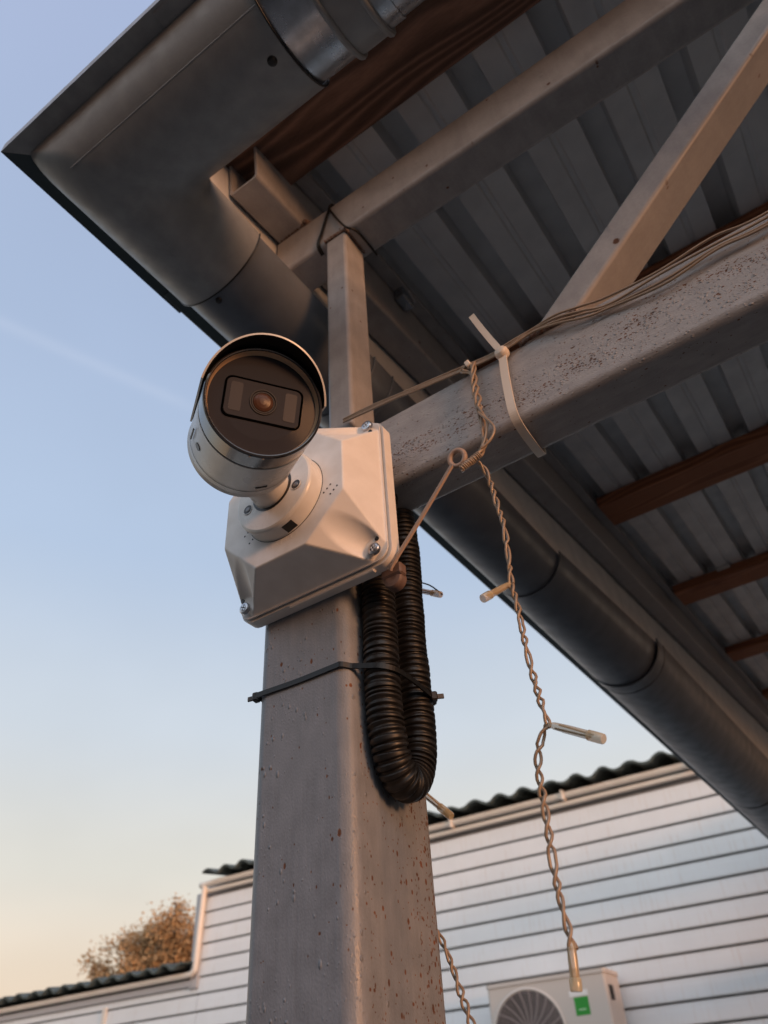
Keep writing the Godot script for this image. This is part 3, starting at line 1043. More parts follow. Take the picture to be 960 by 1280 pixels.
func build_gutters() -> void:
	var R := 0.0535
	var Y := 0.722
	var ZC := 0.186      # front run, along x
	var XC := -0.0715    # side run, along z
	var TL := 0.0085
	var rs := R + 0.0030
	# front run
	var o := thing("front_gutter", "half-round metal gutter with a bright new joint along the front eave", "gutter", P(0.3, Y, ZC))
	var mb := MB.new()
	gutter_run(mb, true, ZC, Y, 0.12, 0.215, R, 0.0012)
	put(mb, "pipe", galv_new_m, o)
	mb = MB.new()
	gutter_run(mb, true, ZC, Y, 0.2, 2.64, R - 0.0016, 0.0012)
	put(mb, "pipe", galv_new_m, o)
	# strap: flat band with rolled edges
	mb = MB.new()
	gutter_run(mb, true, ZC, Y, 0.168, 0.202, R + 0.0022, 0.002)
	var st := put(mb, "joint_strap", galv_m, o)
	for e in [0.170, 0.199]:
		mb = MB.new()
		var arc := []
		for k in 33:
			var a := PI + PI * k / 32
			arc.append(P(e, Y + sin(a) * (R + 0.0028), ZC + cos(a) * (R + 0.0028)))
		mb.tube(arc, 0.0026, 8)
		put(mb, "rolled_edge", galv_m, st)
	mb = MB.new()
	mb.rect(P(0.05, Y - 0.004, ZC + R + 0.0088), P(2.64, Y - 0.004, ZC + R + 0.0088), Vector3(0, 0, 1), 0.017, 0.014, 0.004)
	put(mb, "lip", galv_m, o)

	# corner piece
	var oc := thing("corner_gutter", "smooth grey gutter corner piece where two eaves meet", "gutter", P(XC, Y, ZC))
	mb = MB.new()
	var n := 28
	var x1 := 0.131
	var z1 := 0.055
	for half in 2:
		var prof := half_round(rs, 0.0012, n)
		var rows := []
		for t in 25:
			var row := PackedVector3Array()
			for k in n + 1:
				var p: Vector2 = prof[k + half * (n + 1)]
				var depth := clampf(-p.y / rs, 0.0, 1.0)
				var rd := 0.004 + 0.034 * smoothstep(0.0, 0.8, depth)
				if p.x < 0: rd = 0.006 + 0.02 * depth
				var m := Vector3(XC - p.x, Y + p.y, ZC + p.x)
				var pa := Vector3(m.x + rd, m.y, m.z)
				var pb := Vector3(m.x, m.y, m.z - rd)
				var q: Vector3
				if t < 6: q = Vector3(x1, m.y, m.z).lerp(pa, t / 6.0)
				elif t > 18: q = pb.lerp(Vector3(m.x, m.y, z1), (t - 18) / 6.0)
				else:
					var f := (t - 6) / 12.0
					q = pa.lerp(m, f).lerp(m.lerp(pb, f), f)
				row.append(P(q.x, q.y, q.z))
			rows.append(row)
		mb.grid(rows)
	put(mb, "bend", galv_m, oc)
	for q in 2:     # dark joint lines where the bend ends
		mb = MB.new()
		var arc := []
		for k in 41:
			var a := PI + PI * k / 40
			arc.append(P(x1, Y + sin(a) * rs, ZC + cos(a) * rs) if q == 0 else P(XC - cos(a) * rs, Y + sin(a) * rs, z1))
		mb.tube(arc, 0.0009, 6)
		put(mb, "joint_line", black_m, oc)
	mb = MB.new()
	var ca := PI * 1.5 + 0.62
	mb.tube([P(-0.085, Y + sin(ca) * (rs - 0.0005), ZC + cos(ca) * (rs - 0.0005)), P(x1 - 0.002, Y + sin(ca) * (rs - 0.0005), ZC + cos(ca) * (rs - 0.0005))], 0.0008, 8)
	put(mb, "pressed_crease", galv_m, oc)
	# its lip, mitred at the corner
	var xo := XC - R - 0.018
	var zo := ZC + R + 0.018
	for leg in 2:
		mb = MB.new()
		var prof := [Vector2(-0.0005, -0.008), Vector2(0.0185, -0.010), Vector2(0.0185, 0.005), Vector2(-0.0005, 0.005)]
		var a := []
		var b := []
		for p in prof:
			var s: float = p.x
			var m := P(XC - R - s, Y + p.y, ZC + R + s)
			a.append(m)
			b.append(P(x1 - 0.045, Y + p.y, ZC + R + s) if leg == 0 else P(XC - R - s, Y + p.y, z1 - 0.015))
		var cen := Vector3.ZERO
		for q in a + b: cen += q / 8.0
		for k in 4: mb.face([a[k], a[(k + 1) % 4], b[(k + 1) % 4], b[k]], cen)
		mb.face(b, cen)
		put(mb, "lip", galv_m if leg == 0 else lip_m, oc)
	# rivet with a scuffed washer
	mb = MB.new()
	var rv := Vector3(0.1165, Y, ZC)
	var ra := deg_to_rad(-92.0)
	var rn := Vector3(0, sin(ra), cos(ra))
	mb.lathe(P(rv.x, rv.y, rv.z) + rn * (rs - 0.0006), rn, Vector3.RIGHT, [Vector2(0.0042, 0.0), Vector2(0.0040, 0.0014), Vector2(0.0025, 0.0028), Vector2(0.0, 0.0032)], 14)
	put(mb, "rivet", black_m, oc)

	# side run
	var s := thing("side_gutter", "long half-round gutter, its colour darkened for shade, running away under the side eave", "gutter", P(XC, Y, -1.0))
	# each length slips into a slightly bigger one further on
	var widths := [[0.09, -0.67, 0.0535, 0.0575], [-0.65, -1.08, 0.0600, 0.0715], [-1.04, -2.02, 0.0735, 0.0830], [-1.98, -7.0, 0.0845, 0.0845]]
	for c in widths:
		mb = MB.new()
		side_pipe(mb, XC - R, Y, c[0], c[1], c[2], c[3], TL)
		put(mb, "pipe", shaded_side_m, s)
	for z in [[-1.06, 0.0740], [-0.165, 0.0556]]:
		mb = MB.new()
		side_pipe(mb, XC - R - 0.001, Y, z[0] + 0.02, z[0] - 0.02, z[1], z[1], TL)
		var cl := put(mb, "joint_strap", shaded_side_m, s)
		for e in [-0.019, 0.019]:
			mb = MB.new()
			var arc := []
			for k in 33:
				var a := PI + PI * k / 32
				arc.append(P(XC - R + z[1] - cos(a) * z[1], Y - TL * (z[0] + e - 0.1) + sin(a) * z[1], z[0] + e))
			mb.tube(arc, 0.0013, 8)
			put(mb, "rolled_edge", shaded_side_m, cl)
	mb = MB.new()
	mb.rect(P(xo + 0.009, Y - 0.004 - TL * (0.05 - 0.1), 0.066), P(xo + 0.009, Y - 0.004 + TL * 7.1, -7.0), Vector3(1, 0, 0), 0.0172, 0.014, 0.004)
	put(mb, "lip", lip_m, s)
	mb = MB.new()
	mb.lathe(P(-0.0735, Y - R - 0.0008, 0.047), Vector3.DOWN, Vector3.RIGHT, [Vector2(0.0034, 0.0), Vector2(0.003, 0.0015), Vector2(0.0, 0.0022)], 12)
	put(mb, "rivet", black_m, s)

# ---- the junction box behind the camera
const BX := 0.020
const BY := 0.3585

func lid_z(x: float, y: float) -> float:
	var ax := absf(x)
	var ay := absf(y)
	var zs := [0.0450, 0.0125 + (0.0628 - ax) * 3.4, 0.0125 + (0.0628 - ay) * 3.4, 0.0125 + (0.0815 - (ax + ay) * 0.70711) * 1.14]
	# facets meet in slightly soft edges
	var k := 0.0011
	var m: float = zs[0]
	for i in range(1, 4):
		var h := clampf(0.5 + 0.5 * (zs[i] - m) / k, 0.0, 1.0)
		m = lerpf(zs[i], m, h) - k * h * (1.0 - h)
	m = maxf(m, 0.0125)
	var d := Vector2(ax - 0.0560, ay - 0.0570).length()
	var pocket := 0.0168 + maxf(0.0, d - 0.0088) * 1.55
	var h2 := clampf(0.5 + 0.5 * (pocket - m) / 0.0012, 0.0, 1.0)
	return lerpf(pocket, m, h2) - 0.0012 * h2 * (1.0 - h2)

func squared(s: float, t: float, half: float, r: float) -> Vector2:
	var p := Vector2(s, t) * half
	var q := p.abs() - Vector2.ONE * (half - r)
	if q.x > 0 and q.y > 0:
		q *= maxf(q.x, q.y) / q.length()
		p = (Vector2.ONE * (half - r) + q) * p.sign()
	return p

func build_junction_box() -> void:
	var o := thing("junction_box", "square white plastic junction box with faceted lid, fixed to the post behind the camera", "junction box", P(BX, BY, 0.0))
	var mb := MB.new()
	mb.rect(P(BX, BY, 0.0005), P(BX, BY, 0.0098), Vector3.RIGHT, 0.131, 0.131, 0.011)
	var base := put(mb, "base", plastic_m, o)
	mb = MB.new()
	mb.rect(P(BX, BY, 0.0098), P(BX, BY, 0.0118), Vector3.RIGHT, 0.1255, 0.1255, 0.010)
	put(mb, "gasket", black_m, base)
	mb = MB.new()
	var N := 170
	var rows := []
	for j in N + 1:
		var row := PackedVector3Array()
		for i in N + 1:
			var s := 2.0 * i / N - 1.0
			var t := 2.0 * j / N - 1.0
			var p := squared(s, t, 0.0640, 0.010)
			var z := lid_z(p.x, p.y)
			row.append(P(BX + p.x, BY + p.y, z))
		rows.append(row)
	# a flange wall down to the seam
	mb.grid(rows)
	var rim := []
	for k in 4 * N:
		var e := k / N
		var f := 2.0 * (k % N) / N - 1.0
		var st := [Vector2(f, -1), Vector2(1, f), Vector2(-f, 1), Vector2(-1, -f)]
		rim.append(squared(st[e].x, st[e].y, 0.0640, 0.010))
	var prev := -1
	for k in rim.size() + 1:
		var p: Vector2 = rim[k % rim.size()]
		var q: Vector2 = rim[(k + 1) % rim.size()] - rim[(k - 1 + rim.size()) % rim.size()]
		var nn := Vector3(q.y, -q.x, 0).normalized()
		var k0 := mb.add(P(BX + p.x, BY + p.y, lid_z(p.x, p.y)), nn)
		mb.add(P(BX + p.x, BY + p.y, 0.0114), nn)
		if prev >= 0: mb.quad(prev, k0, k0 + 1, prev + 1)
		prev = k0
	var lid := put(mb, "lid", plastic_m, o)
	# raised ledge along the lower side
	mb = MB.new()
	mb.box(P(BX + 0.014, BY - 0.0655, 0.0075), Vector3(0.072, 0.003, 0.0042), 0.0008)
	put(mb, "ledge", plastic_m, base)
	# pin holes and the shallow relief of a worn mark on the lid
	for g in [[0.0370, -0.0175], [0.0425, -0.0215], [-0.0335, -0.0205], [-0.0285, -0.0290]]:
		for q in 3:
			mb = MB.new()
			mb.lathe(P(BX + g[0] + q * 0.0028, BY + g[1] + q * 0.0022, 0.0446), Vector3(0, 0, 1), Vector3.UP, [Vector2(0.0007, 0.0), Vector2(0.0007, 0.00062), Vector2(0.0, 0.00062)], 8)
			put(mb, "pin_hole", black_m, lid)
	for q in 7:
		mb = MB.new()
		mb.box(P(BX - 0.012 + q * 0.0042, BY - 0.0415 + 0.0004 * (q % 3), 0.04482), Vector3(0.0007 + 0.0005 * (q % 2), 0.0042, 0.0005), 0.0001, Basis(Vector3(0, 0, 1), 0.25 * (q % 3) - 0.2))
		put(mb, "embossed_stroke", plastic_m, lid)
	for sx in [-1.0, 1.0]:
		for sy in [-1.0, 1.0]:
			var c := P(BX + sx * 0.0562, BY + sy * 0.0572, 0.0166)
			mb = MB.new()
			mb.lathe(c, Vector3(0, 0, 1), Vector3.UP, [Vector2(0.0044, -0.001), Vector2(0.0044, 0.0012), Vector2(0.0038, 0.0019), Vector2(0.0024, 0.0022)], 20)
			for k in 4:     # the cross slot leaves four raised quarters
				var an: float = PI / 4 + PI / 2 * k + 0.4 * sx
				mb.box(c + Vector3(cos(an), sin(an), 0) * 0.0015 + Vector3(0, 0, 0.0016), Vector3(0.0018, 0.0018, 0.0014), 0.0002, Basis(Vector3(0, 0, 1), an))
			var sc := put(mb, "screw", screw_m, o)
			mb = MB.new()
			mb.lathe(c, Vector3(0, 0, 1), Vector3.UP, [Vector2(0.0026, 0.0014), Vector2(0.0, 0.0012)], 12)
			put(mb, "slot", black_m, sc)
			mb = MB.new()
			mb.lathe(P(BX + sx * 0.0588, BY + sy * 0.0500, 0.0166), Vector3(0, 0, 1), Vector3.UP, [Vector2(0.0016, 0.0), Vector2(0.0016, 0.00075), Vector2(0.0, 0.00075)], 10)
			put(mb, "hole", black_m, lid)
	# rounded ear under the right corner
	mb = MB.new()
	mb.lathe(P(BX + 0.0575, BY - 0.0715, 0.0010), Vector3(0, 0, 1), Vector3.UP, [Vector2(0.0072, -0.008), Vector2(0.0072, -0.0025), Vector2(0.0064, -0.0008), Vector2(0.0040, -0.0004), Vector2(0.0, -0.0005)], 24)
	mb.box(P(BX + 0.0580, BY - 0.0665, -0.0020), Vector3(0.0160, 0.009, 0.0078), 0.0012)
	put(mb, "mounting_ear", mat(Color(0.42, 0.34, 0.31), 0.6), o)

# ---- the bullet camera
func rrect(hw: float, hh: float, r: float, n := 6) -> Array:
	var out := []
	for c in [[hw - r, hh - r, 0.0], [-hw + r, hh - r, PI / 2], [-hw + r, -hh + r, PI], [hw - r, -hh + r, PI * 1.5]]:
		for k in n + 1:
			var a: float = c[2] + PI / 2 * k / n
			out.append(Vector2(c[0] + cos(a) * r, c[1] + sin(a) * r))
	return out

func build_camera() -> void:
	var o := thing("security_camera", "white bullet security camera with black glossy face and sunshade on the box", "camera", P(0.0265, 0.350, 0.046))
	var D := P(0.0222, 0.3535, 0.0445)
	var Zp := Vector3(0, 0, 1)
	var mb := MB.new()
	mb.lathe(D, Zp, Vector3.UP, [Vector2(0.0337, -0.001), Vector2(0.0337, 0.0006), Vector2(0.0333, 0.0010), Vector2(0.0331, 0.0110), Vector2(0.0325, 0.0122), Vector2(0.0313, 0.0130), Vector2(0.0150, 0.0138), Vector2(0.0, 0.0138)], 72)
	var disc := put(mb, "mount_disc", cam_white_m, o)
	mb = MB.new()
	mb.lathe(D, Zp, Vector3.UP, [Vector2(0.0341, 0.0), Vector2(0.0341, 0.0007), Vector2(0.0330, 0.0007)], 72)
	put(mb, "gasket_line", black_m, disc)
	for an in [-18.0, 198.0, 90.0]:
		var a := deg_to_rad(an)
		var c := D + Vector3(cos(a) * 0.0225, sin(a) * 0.0225, 0.0134)
		mb = MB.new()
		mb.lathe(c, Zp, Vector3.UP, [Vector2(0.0042, 0.0003), Vector2(0.0040, 0.0006), Vector2(0.0036, 0.0006)], 24)
		put(mb, "hole_rim", cam_white_m, disc)
		mb = MB.new()
		mb.lathe(c, Zp, Vector3.UP, [Vector2(0.0037, 0.0), Vector2(0.0037, 0.00055), Vector2(0.0020, 0.00050)], 24)
		put(mb, "screw_hole", black_m, disc)
		mb = MB.new()
		mb.lathe(c, Zp, Vector3.UP, [Vector2(0.0022, 0.00045), Vector2(0.0018, 0.0009), Vector2(0.0, 0.0011)], 12)
		put(mb, "screw", mat(Color(0.45, 0.44, 0.44), 0.4, 0.8), disc)
	mb = MB.new()
	var na := deg_to_rad(-73.0)
	mb.box(D + Vector3(cos(na) * 0.0328, sin(na) * 0.0328, 0.0052), Vector3(0.0015, 0.0085, 0.0072), 0.0002, Basis(Vector3(0, 0, 1), na))
	put(mb, "cable_notch", black_m, disc)

	# barrel frame: axis ax points out of the lens
	var az := deg_to_rad(55.0)
	var tilt := deg_to_rad(-21.0)
	var ax := Vector3(sin(az) * cos(tilt), sin(tilt), cos(az) * cos(tilt))
	var F := P(0.0870, 0.3260, 0.1390)      # centre of the face
	var rollv := deg_to_rad(0.0)
	var side := Vector3.UP.cross(ax).normalized()
	var up := ax.cross(side).normalized()
	side = side.rotated(ax, rollv); up = up.rotated(ax, rollv)

	# neck with ball joint
	var joint := F - ax * 0.062 - up * 0.012
	mb = MB.new()
	var nb := D + Vector3(0, 0, 0.013)
	var dirn := (joint - nb).normalized()
	mb.tube([nb, nb + Vector3(0, 0, 0.004), nb.lerp(joint, 0.35), nb.lerp(joint, 0.8), joint], [0.0158, 0.0148, 0.0135, 0.0130, 0.0125], 32)
	put(mb, "neck", cam_white_m, o)
	mb = MB.new()
	mb.lathe(nb, Zp, Vector3.UP, [Vector2(0.0172, -0.0004), Vector2(0.0172, 0.0008), Vector2(0.0150, 0.0010)], 36)
	put(mb, "neck_ring", black_m, o)

	# barrel
	var RB := 0.0338
	mb = MB.new()
	mb.lathe(F, ax, up, [Vector2(0.0, -0.066), Vector2(0.030, -0.066), Vector2(0.0328, -0.0650), Vector2(0.0343, -0.0625), Vector2(RB, -0.0585), Vector2(RB, -0.0150), Vector2(RB - 0.0004, -0.0146)], 96)
	var barrel := put(mb, "barrel", cam_white_m, o)
	mb = MB.new()
	mb.lathe(F, ax, up, [Vector2(RB + 0.0002, -0.0528), Vector2(RB + 0.0002, -0.0520)], 96)
	put(mb, "rear_seam", black_m, barrel)
	mb = MB.new()
	mb.lathe(F, ax, up, [Vector2(RB - 0.0010, -0.0150), Vector2(RB - 0.0012, -0.0125)], 96)
	put(mb, "front_seam", black_m, barrel)
	# front bezel
	mb = MB.new()
	mb.lathe(F, ax, up, [Vector2(RB - 0.0002, -0.0128), Vector2(RB, -0.0124), Vector2(RB, 0.0030), Vector2(RB - 0.0004, 0.0040), Vector2(RB - 0.0012, 0.0044), Vector2(RB - 0.0018, 0.0042), Vector2(RB - 0.0021, 0.0034)], 96)
	var bez_m := mat(Color(0.17, 0.17, 0.18), 0.16)
	bez_m.metallic_specular = 0.7
	var bezel := put(mb, "bezel", bez_m, o)
	mb = MB.new()
	mb.lathe(F, ax, up, [Vector2(RB - 0.0021, 0.0034), Vector2(RB - 0.0026, 0.0010), Vector2(RB - 0.0032, -0.0006)], 96)
	var lipm := mat(Color(0.80, 0.68, 0.56), 0.22)
	put(mb, "inner_rim", lipm, bezel)
	for q in [-0.10, 0.12]:
		var dd := (-up).rotated(ax, q)
		mb = MB.new()
		mb.lathe(F + dd * RB + ax * 0.0022, dd, ax, [Vector2(0.0009, -0.0004), Vector2(0.0007, 0.0004), Vector2(0.0, 0.0005)], 10)
		put(mb, "dot", mat(Color(0.6, 0.6, 0.6), 0.5), bezel)
	# glossy black face
	var face_m := mat(Color(0.205, 0.205, 0.225), 0.12)
	face_m.metallic_specular = 0.10
	mb = MB.new()
	mb.lathe(F, ax, up, [Vector2(RB - 0.0028, -0.0006), Vector2(RB - 0.0034, -0.0002), Vector2(0.022, 0.0003), Vector2(0.0, 0.0006)], 96)
	put(mb, "face_glass", face_m, o)
	# window: groove, pane, lamps, lens
	var WC := F + up * 0.0008
	var ring := func(hw: float, hh: float, r: float, w: float, z0: float, z1: float) -> MB:
		var m := MB.new()
		var a := rrect(hw, hh, r)
		var b := rrect(hw - w, hh - w, maxf(r - w, 0.0005))
		var c := WC
		for k in a.size():
			var j := (k + 1) % a.size()
			var A0: Vector3 = c + side * a[k].x + up * a[k].y
			var A1: Vector3 = c + side * a[j].x + up * a[j].y
			var B0: Vector3 = c + side * b[k].x + up * b[k].y
			var B1: Vector3 = c + side * b[j].x + up * b[j].y
			m.face([A0 + ax * z1, A1 + ax * z1, B1 + ax * z1, B0 + ax * z1], c)
			m.face([A0 + ax * z0, A1 + ax * z0, A1 + ax * z1, A0 + ax * z1], c)
			m.face([B0 + ax * z0, B1 + ax * z0, B1 + ax * z1, B0 + ax * z1], (A0 + A1) / 2 + (A0 - c))
		return m
	var gro_m := mat(Color(0.012, 0.012, 0.013), 0.9)
	gro_m.metallic_specular = 0.1
	put(ring.call(0.0225, 0.0128, 0.0045, 0.0011, 0.0003, 0.00075), "window_groove", gro_m, o)
	var slab := func(cx: float, cy: float, hw: float, hh: float, r: float, z: float) -> MB:
		var m := MB.new()
		m.prism(WC + side * cx + up * cy, side, up, ax * z, rrect(hw, hh, r))
		return m
	var pane_m := mat(Color(0.225, 0.22, 0.235), 0.10)
	pane_m.metallic_specular = 0.12
	var pane := put(slab.call(0, 0, 0.0212, 0.0115, 0.0036, 0.0009), "window_pane", pane_m, o)
	var lamp_m := mat(Color(0.26, 0.252, 0.266), 0.3)
	lamp_m.metallic_specular = 0.2
	put(slab.call(-0.0155, 0.0003, 0.0034, 0.0088, 0.0012, 0.00105), "infrared_lamp", lamp_m, pane)
	put(slab.call(0.0155, 0.0003, 0.0034, 0.0088, 0.0012, 0.00105), "infrared_lamp", lamp_m, pane)
	var lens_prof := [[0.0078, 0.0070, 0.0015], [0.0066, 0.0058, 0.0012]]
	for lp in lens_prof:
		mb = MB.new()
		mb.lathe(WC, ax, up, [Vector2(lp[0], 0.0008), Vector2(lp[0], lp[2] - 0.0002), Vector2(lp[0] - 0.0002, lp[2]), Vector2(lp[1] + 0.0002, lp[2]), Vector2(lp[1], lp[2] - 0.0003), Vector2(lp[1], 0.0008)], 48)
		put(mb, "lens_ring", mat(Color(0.13, 0.115, 0.115), 0.6), pane)
	mb = MB.new()
	mb.lathe(WC, ax, up, [Vector2(0.0058, 0.0008), Vector2(0.0054, 0.0013), Vector2(0.0040, 0.0019), Vector2(0.0020, 0.0023), Vector2(0.0, 0.0024)], 40)
	var lens_m := mat(Color(0.30, 0.20, 0.15), 0.3)  # the brown holds a dim warm reflection, painted into the lens colour
	lens_m.metallic_specular = 0.35
	put(mb, "lens", lens_m, pane)

	# sunshade: a shell over the top that reaches past the face
	var RS := 0.0342
	var rows_o := []
	var rows_i := []
	var nA := 64
	var span := deg_to_rad(80.0)
	for j in 13:
		var ro := PackedVector3Array()
		var ri := PackedVector3Array()
		for i in nA + 1:
			var a := lerpf(-span, span, float(i) / nA)
			var reach := 0.0205 * pow(clampf(cos(a * 0.92), 0.0, 1.0), 0.8) - 0.0045
			var tt := lerpf(-0.056, reach, j / 12.0)
			var dir := up * cos(a) + side * sin(a)
			var grow := 0.0010 * j / 12.0
			ro.append(F + ax * tt + dir * (RS + 0.0011 + grow))
			ri.append(F + ax * tt + dir * (RS + grow))
		rows_o.append(ro); rows_i.append(ri)
	mb = MB.new()
	mb.grid(rows_o)
	for rr in [[rows_o[12], rows_i[12]], [rows_o[0], rows_i[0]]]:
		var mid: Vector3 = F - ax * 0.02
		for i in nA:
			mb.face([rr[0][i], rr[0][i + 1], rr[1][i + 1], rr[1][i]], mid)
	for e in [0, nA]:
		for j in 12:
			mb.face([rows_o[j][e], rows_o[j + 1][e], rows_i[j + 1][e], rows_i[j][e]], F + up * 0.04 - ax * 0.02)
	var shade := put(mb, "sunshade", cam_white_m, o)
	mb = MB.new()
	mb.grid(rows_i)
	put(mb, "shade_lining", mat(Color(0.03, 0.03, 0.032), 0.6), shade)
	# service hatch slot and screw under the barrel
	var at_barrel := func(ang: float, t: float, lift: float) -> Transform3D:
		var dir := (-up).rotated(ax, deg_to_rad(ang))
		return Transform3D(Basis(ax, dir.cross(ax), dir), F + ax * t + dir * (RB + lift))
	var tf: Transform3D = at_barrel.call(-58.0, -0.036, 0.0)
	mb = MB.new()
	mb.box(tf.origin + tf.basis.y * 0.0085, Vector3(0.015, 0.0011, 0.0008), 0.0002, tf.basis)
	put(mb, "hatch_slot", black_m, barrel)
	mb = MB.new()
	var cs := []
	for k in 20:
		var a := TAU * k / 20
		cs.append(Vector2(cos(a) * 0.0030, sin(a) * 0.0026))
	mb.prism(tf.origin - tf.basis.z * 0.0012, tf.basis.x, tf.basis.y, tf.basis.z * 0.0016, cs)
	put(mb, "hatch_screw", black_m, barrel)
	tf = at_barrel.call(22.0, -0.046, 0.0)
	mb = MB.new()
	mb.box(tf.origin, Vector3(0.0022, 0.0075, 0.001), 0.0003, tf.basis)
	put(mb, "drain_slot", black_m, barrel)

# ---- black corrugated conduit, bent in a U against the post
func build_conduit() -> void:
	var o := thing("corrugated_conduit", "black ribbed cable conduit bent in a U beside the post", "conduit", P(0.0525, 0.155, -0.041))
	var line := []
	line.append(P(0.0565, 0.387, -0.029))
	line.append(P(0.0545, 0.350, -0.0235))
	line.append(P(0.0530, 0.30, -0.0205))
	line.append(P(0.0525, 0.24, -0.0195))
	line.append(P(0.0525, 0.205, -0.0205))
	for k in range(1, 8):
		var a := PI - PI * k / 8.0
		line.append(P(0.0525, 0.2025 - sin(a) * 0.0330, -0.0392 + cos(a) * -0.0188))
	line[4] = P(0.0525, 0.2025, -0.0204)
	line.append(P(0.0525, 0.2025, -0.0580))
	line.append(P(0.0525, 0.24, -0.0580))
	line.append(P(0.0522, 0.30, -0.0590))
	line.append(P(0.0530, 0.345, -0.0600))
	line.append(P(0.0550, 0.387, -0.0560))
	# keep U in order: left leg down, round, right leg up
	var fine := smooth_path(line, 14)
	var path := resample(fine, 0.00045)
	var rad := []
	var wob := FastNoiseLite.new()
	wob.seed = 12; wob.frequency = 0.006
	for k in path.size():
		path[k] += Vector3(absf(wob.get_noise_1d(k)) * 0.0012, 0.0, wob.get_noise_1d(k + 900.0) * 0.0022)
	for k in path.size():
		var ph := fmod(k * 0.00045 + 0.0025 * wob.get_noise_1d(k * 1.7 + 300.0), 0.0043) / 0.0043
		var w := 0.5 + 0.5 * cos(TAU * ph)
		rad.append(0.0100 + 0.0017 * smoothstep(0.15, 0.6, w))
	var mb := MB.new()
	mb.tube(path, rad, 28, true, Vector2.ONE, Vector3.RIGHT)
	var m := sheet_mat(mottled(57, Color(0.055, 0.053, 0.054), Color(0.15, 0.143, 0.138), 0.03, 256, 0.8), 0.002, 7.0)
	m.roughness = 0.6
	put(mb, "ribbed_tube", m, o)

# flat strap through points, width across "wd"
func strap(pts: Array, wd: Vector3, width: float, th: float) -> MB:
	var mb := MB.new()
	var a := []
	for s in [[1, 1], [-1, 1], [-1, -1], [1, -1]]:
		var row := PackedVector3Array()
		for k in pts.size():
			var tg: Vector3 = (pts[mini(k + 1, pts.size() - 1)] - pts[maxi(k - 1, 0)]).normalized()
			var w := (wd - tg * wd.dot(tg)).normalized()
			var nn := tg.cross(w)
			row.append(pts[k] + w * width / 2 * s[0] + nn * th / 2 * s[1])
		a.append(row)
	for e in 4:
		var r0 = a[e]
		var r1 = a[(e + 1) % 4]
		for k in pts.size() - 1:
			var cen: Vector3 = (pts[k] + pts[k + 1]) / 2
			mb.face([r0[k], r0[k + 1], r1[k + 1], r1[k]], cen)
	mb.face([a[0][0], a[1][0], a[2][0], a[3][0]], pts[1])
	var z: int = pts.size() - 1
	mb.face([a[0][z], a[1][z], a[2][z], a[3][z]], pts[z - 1])
	return mb

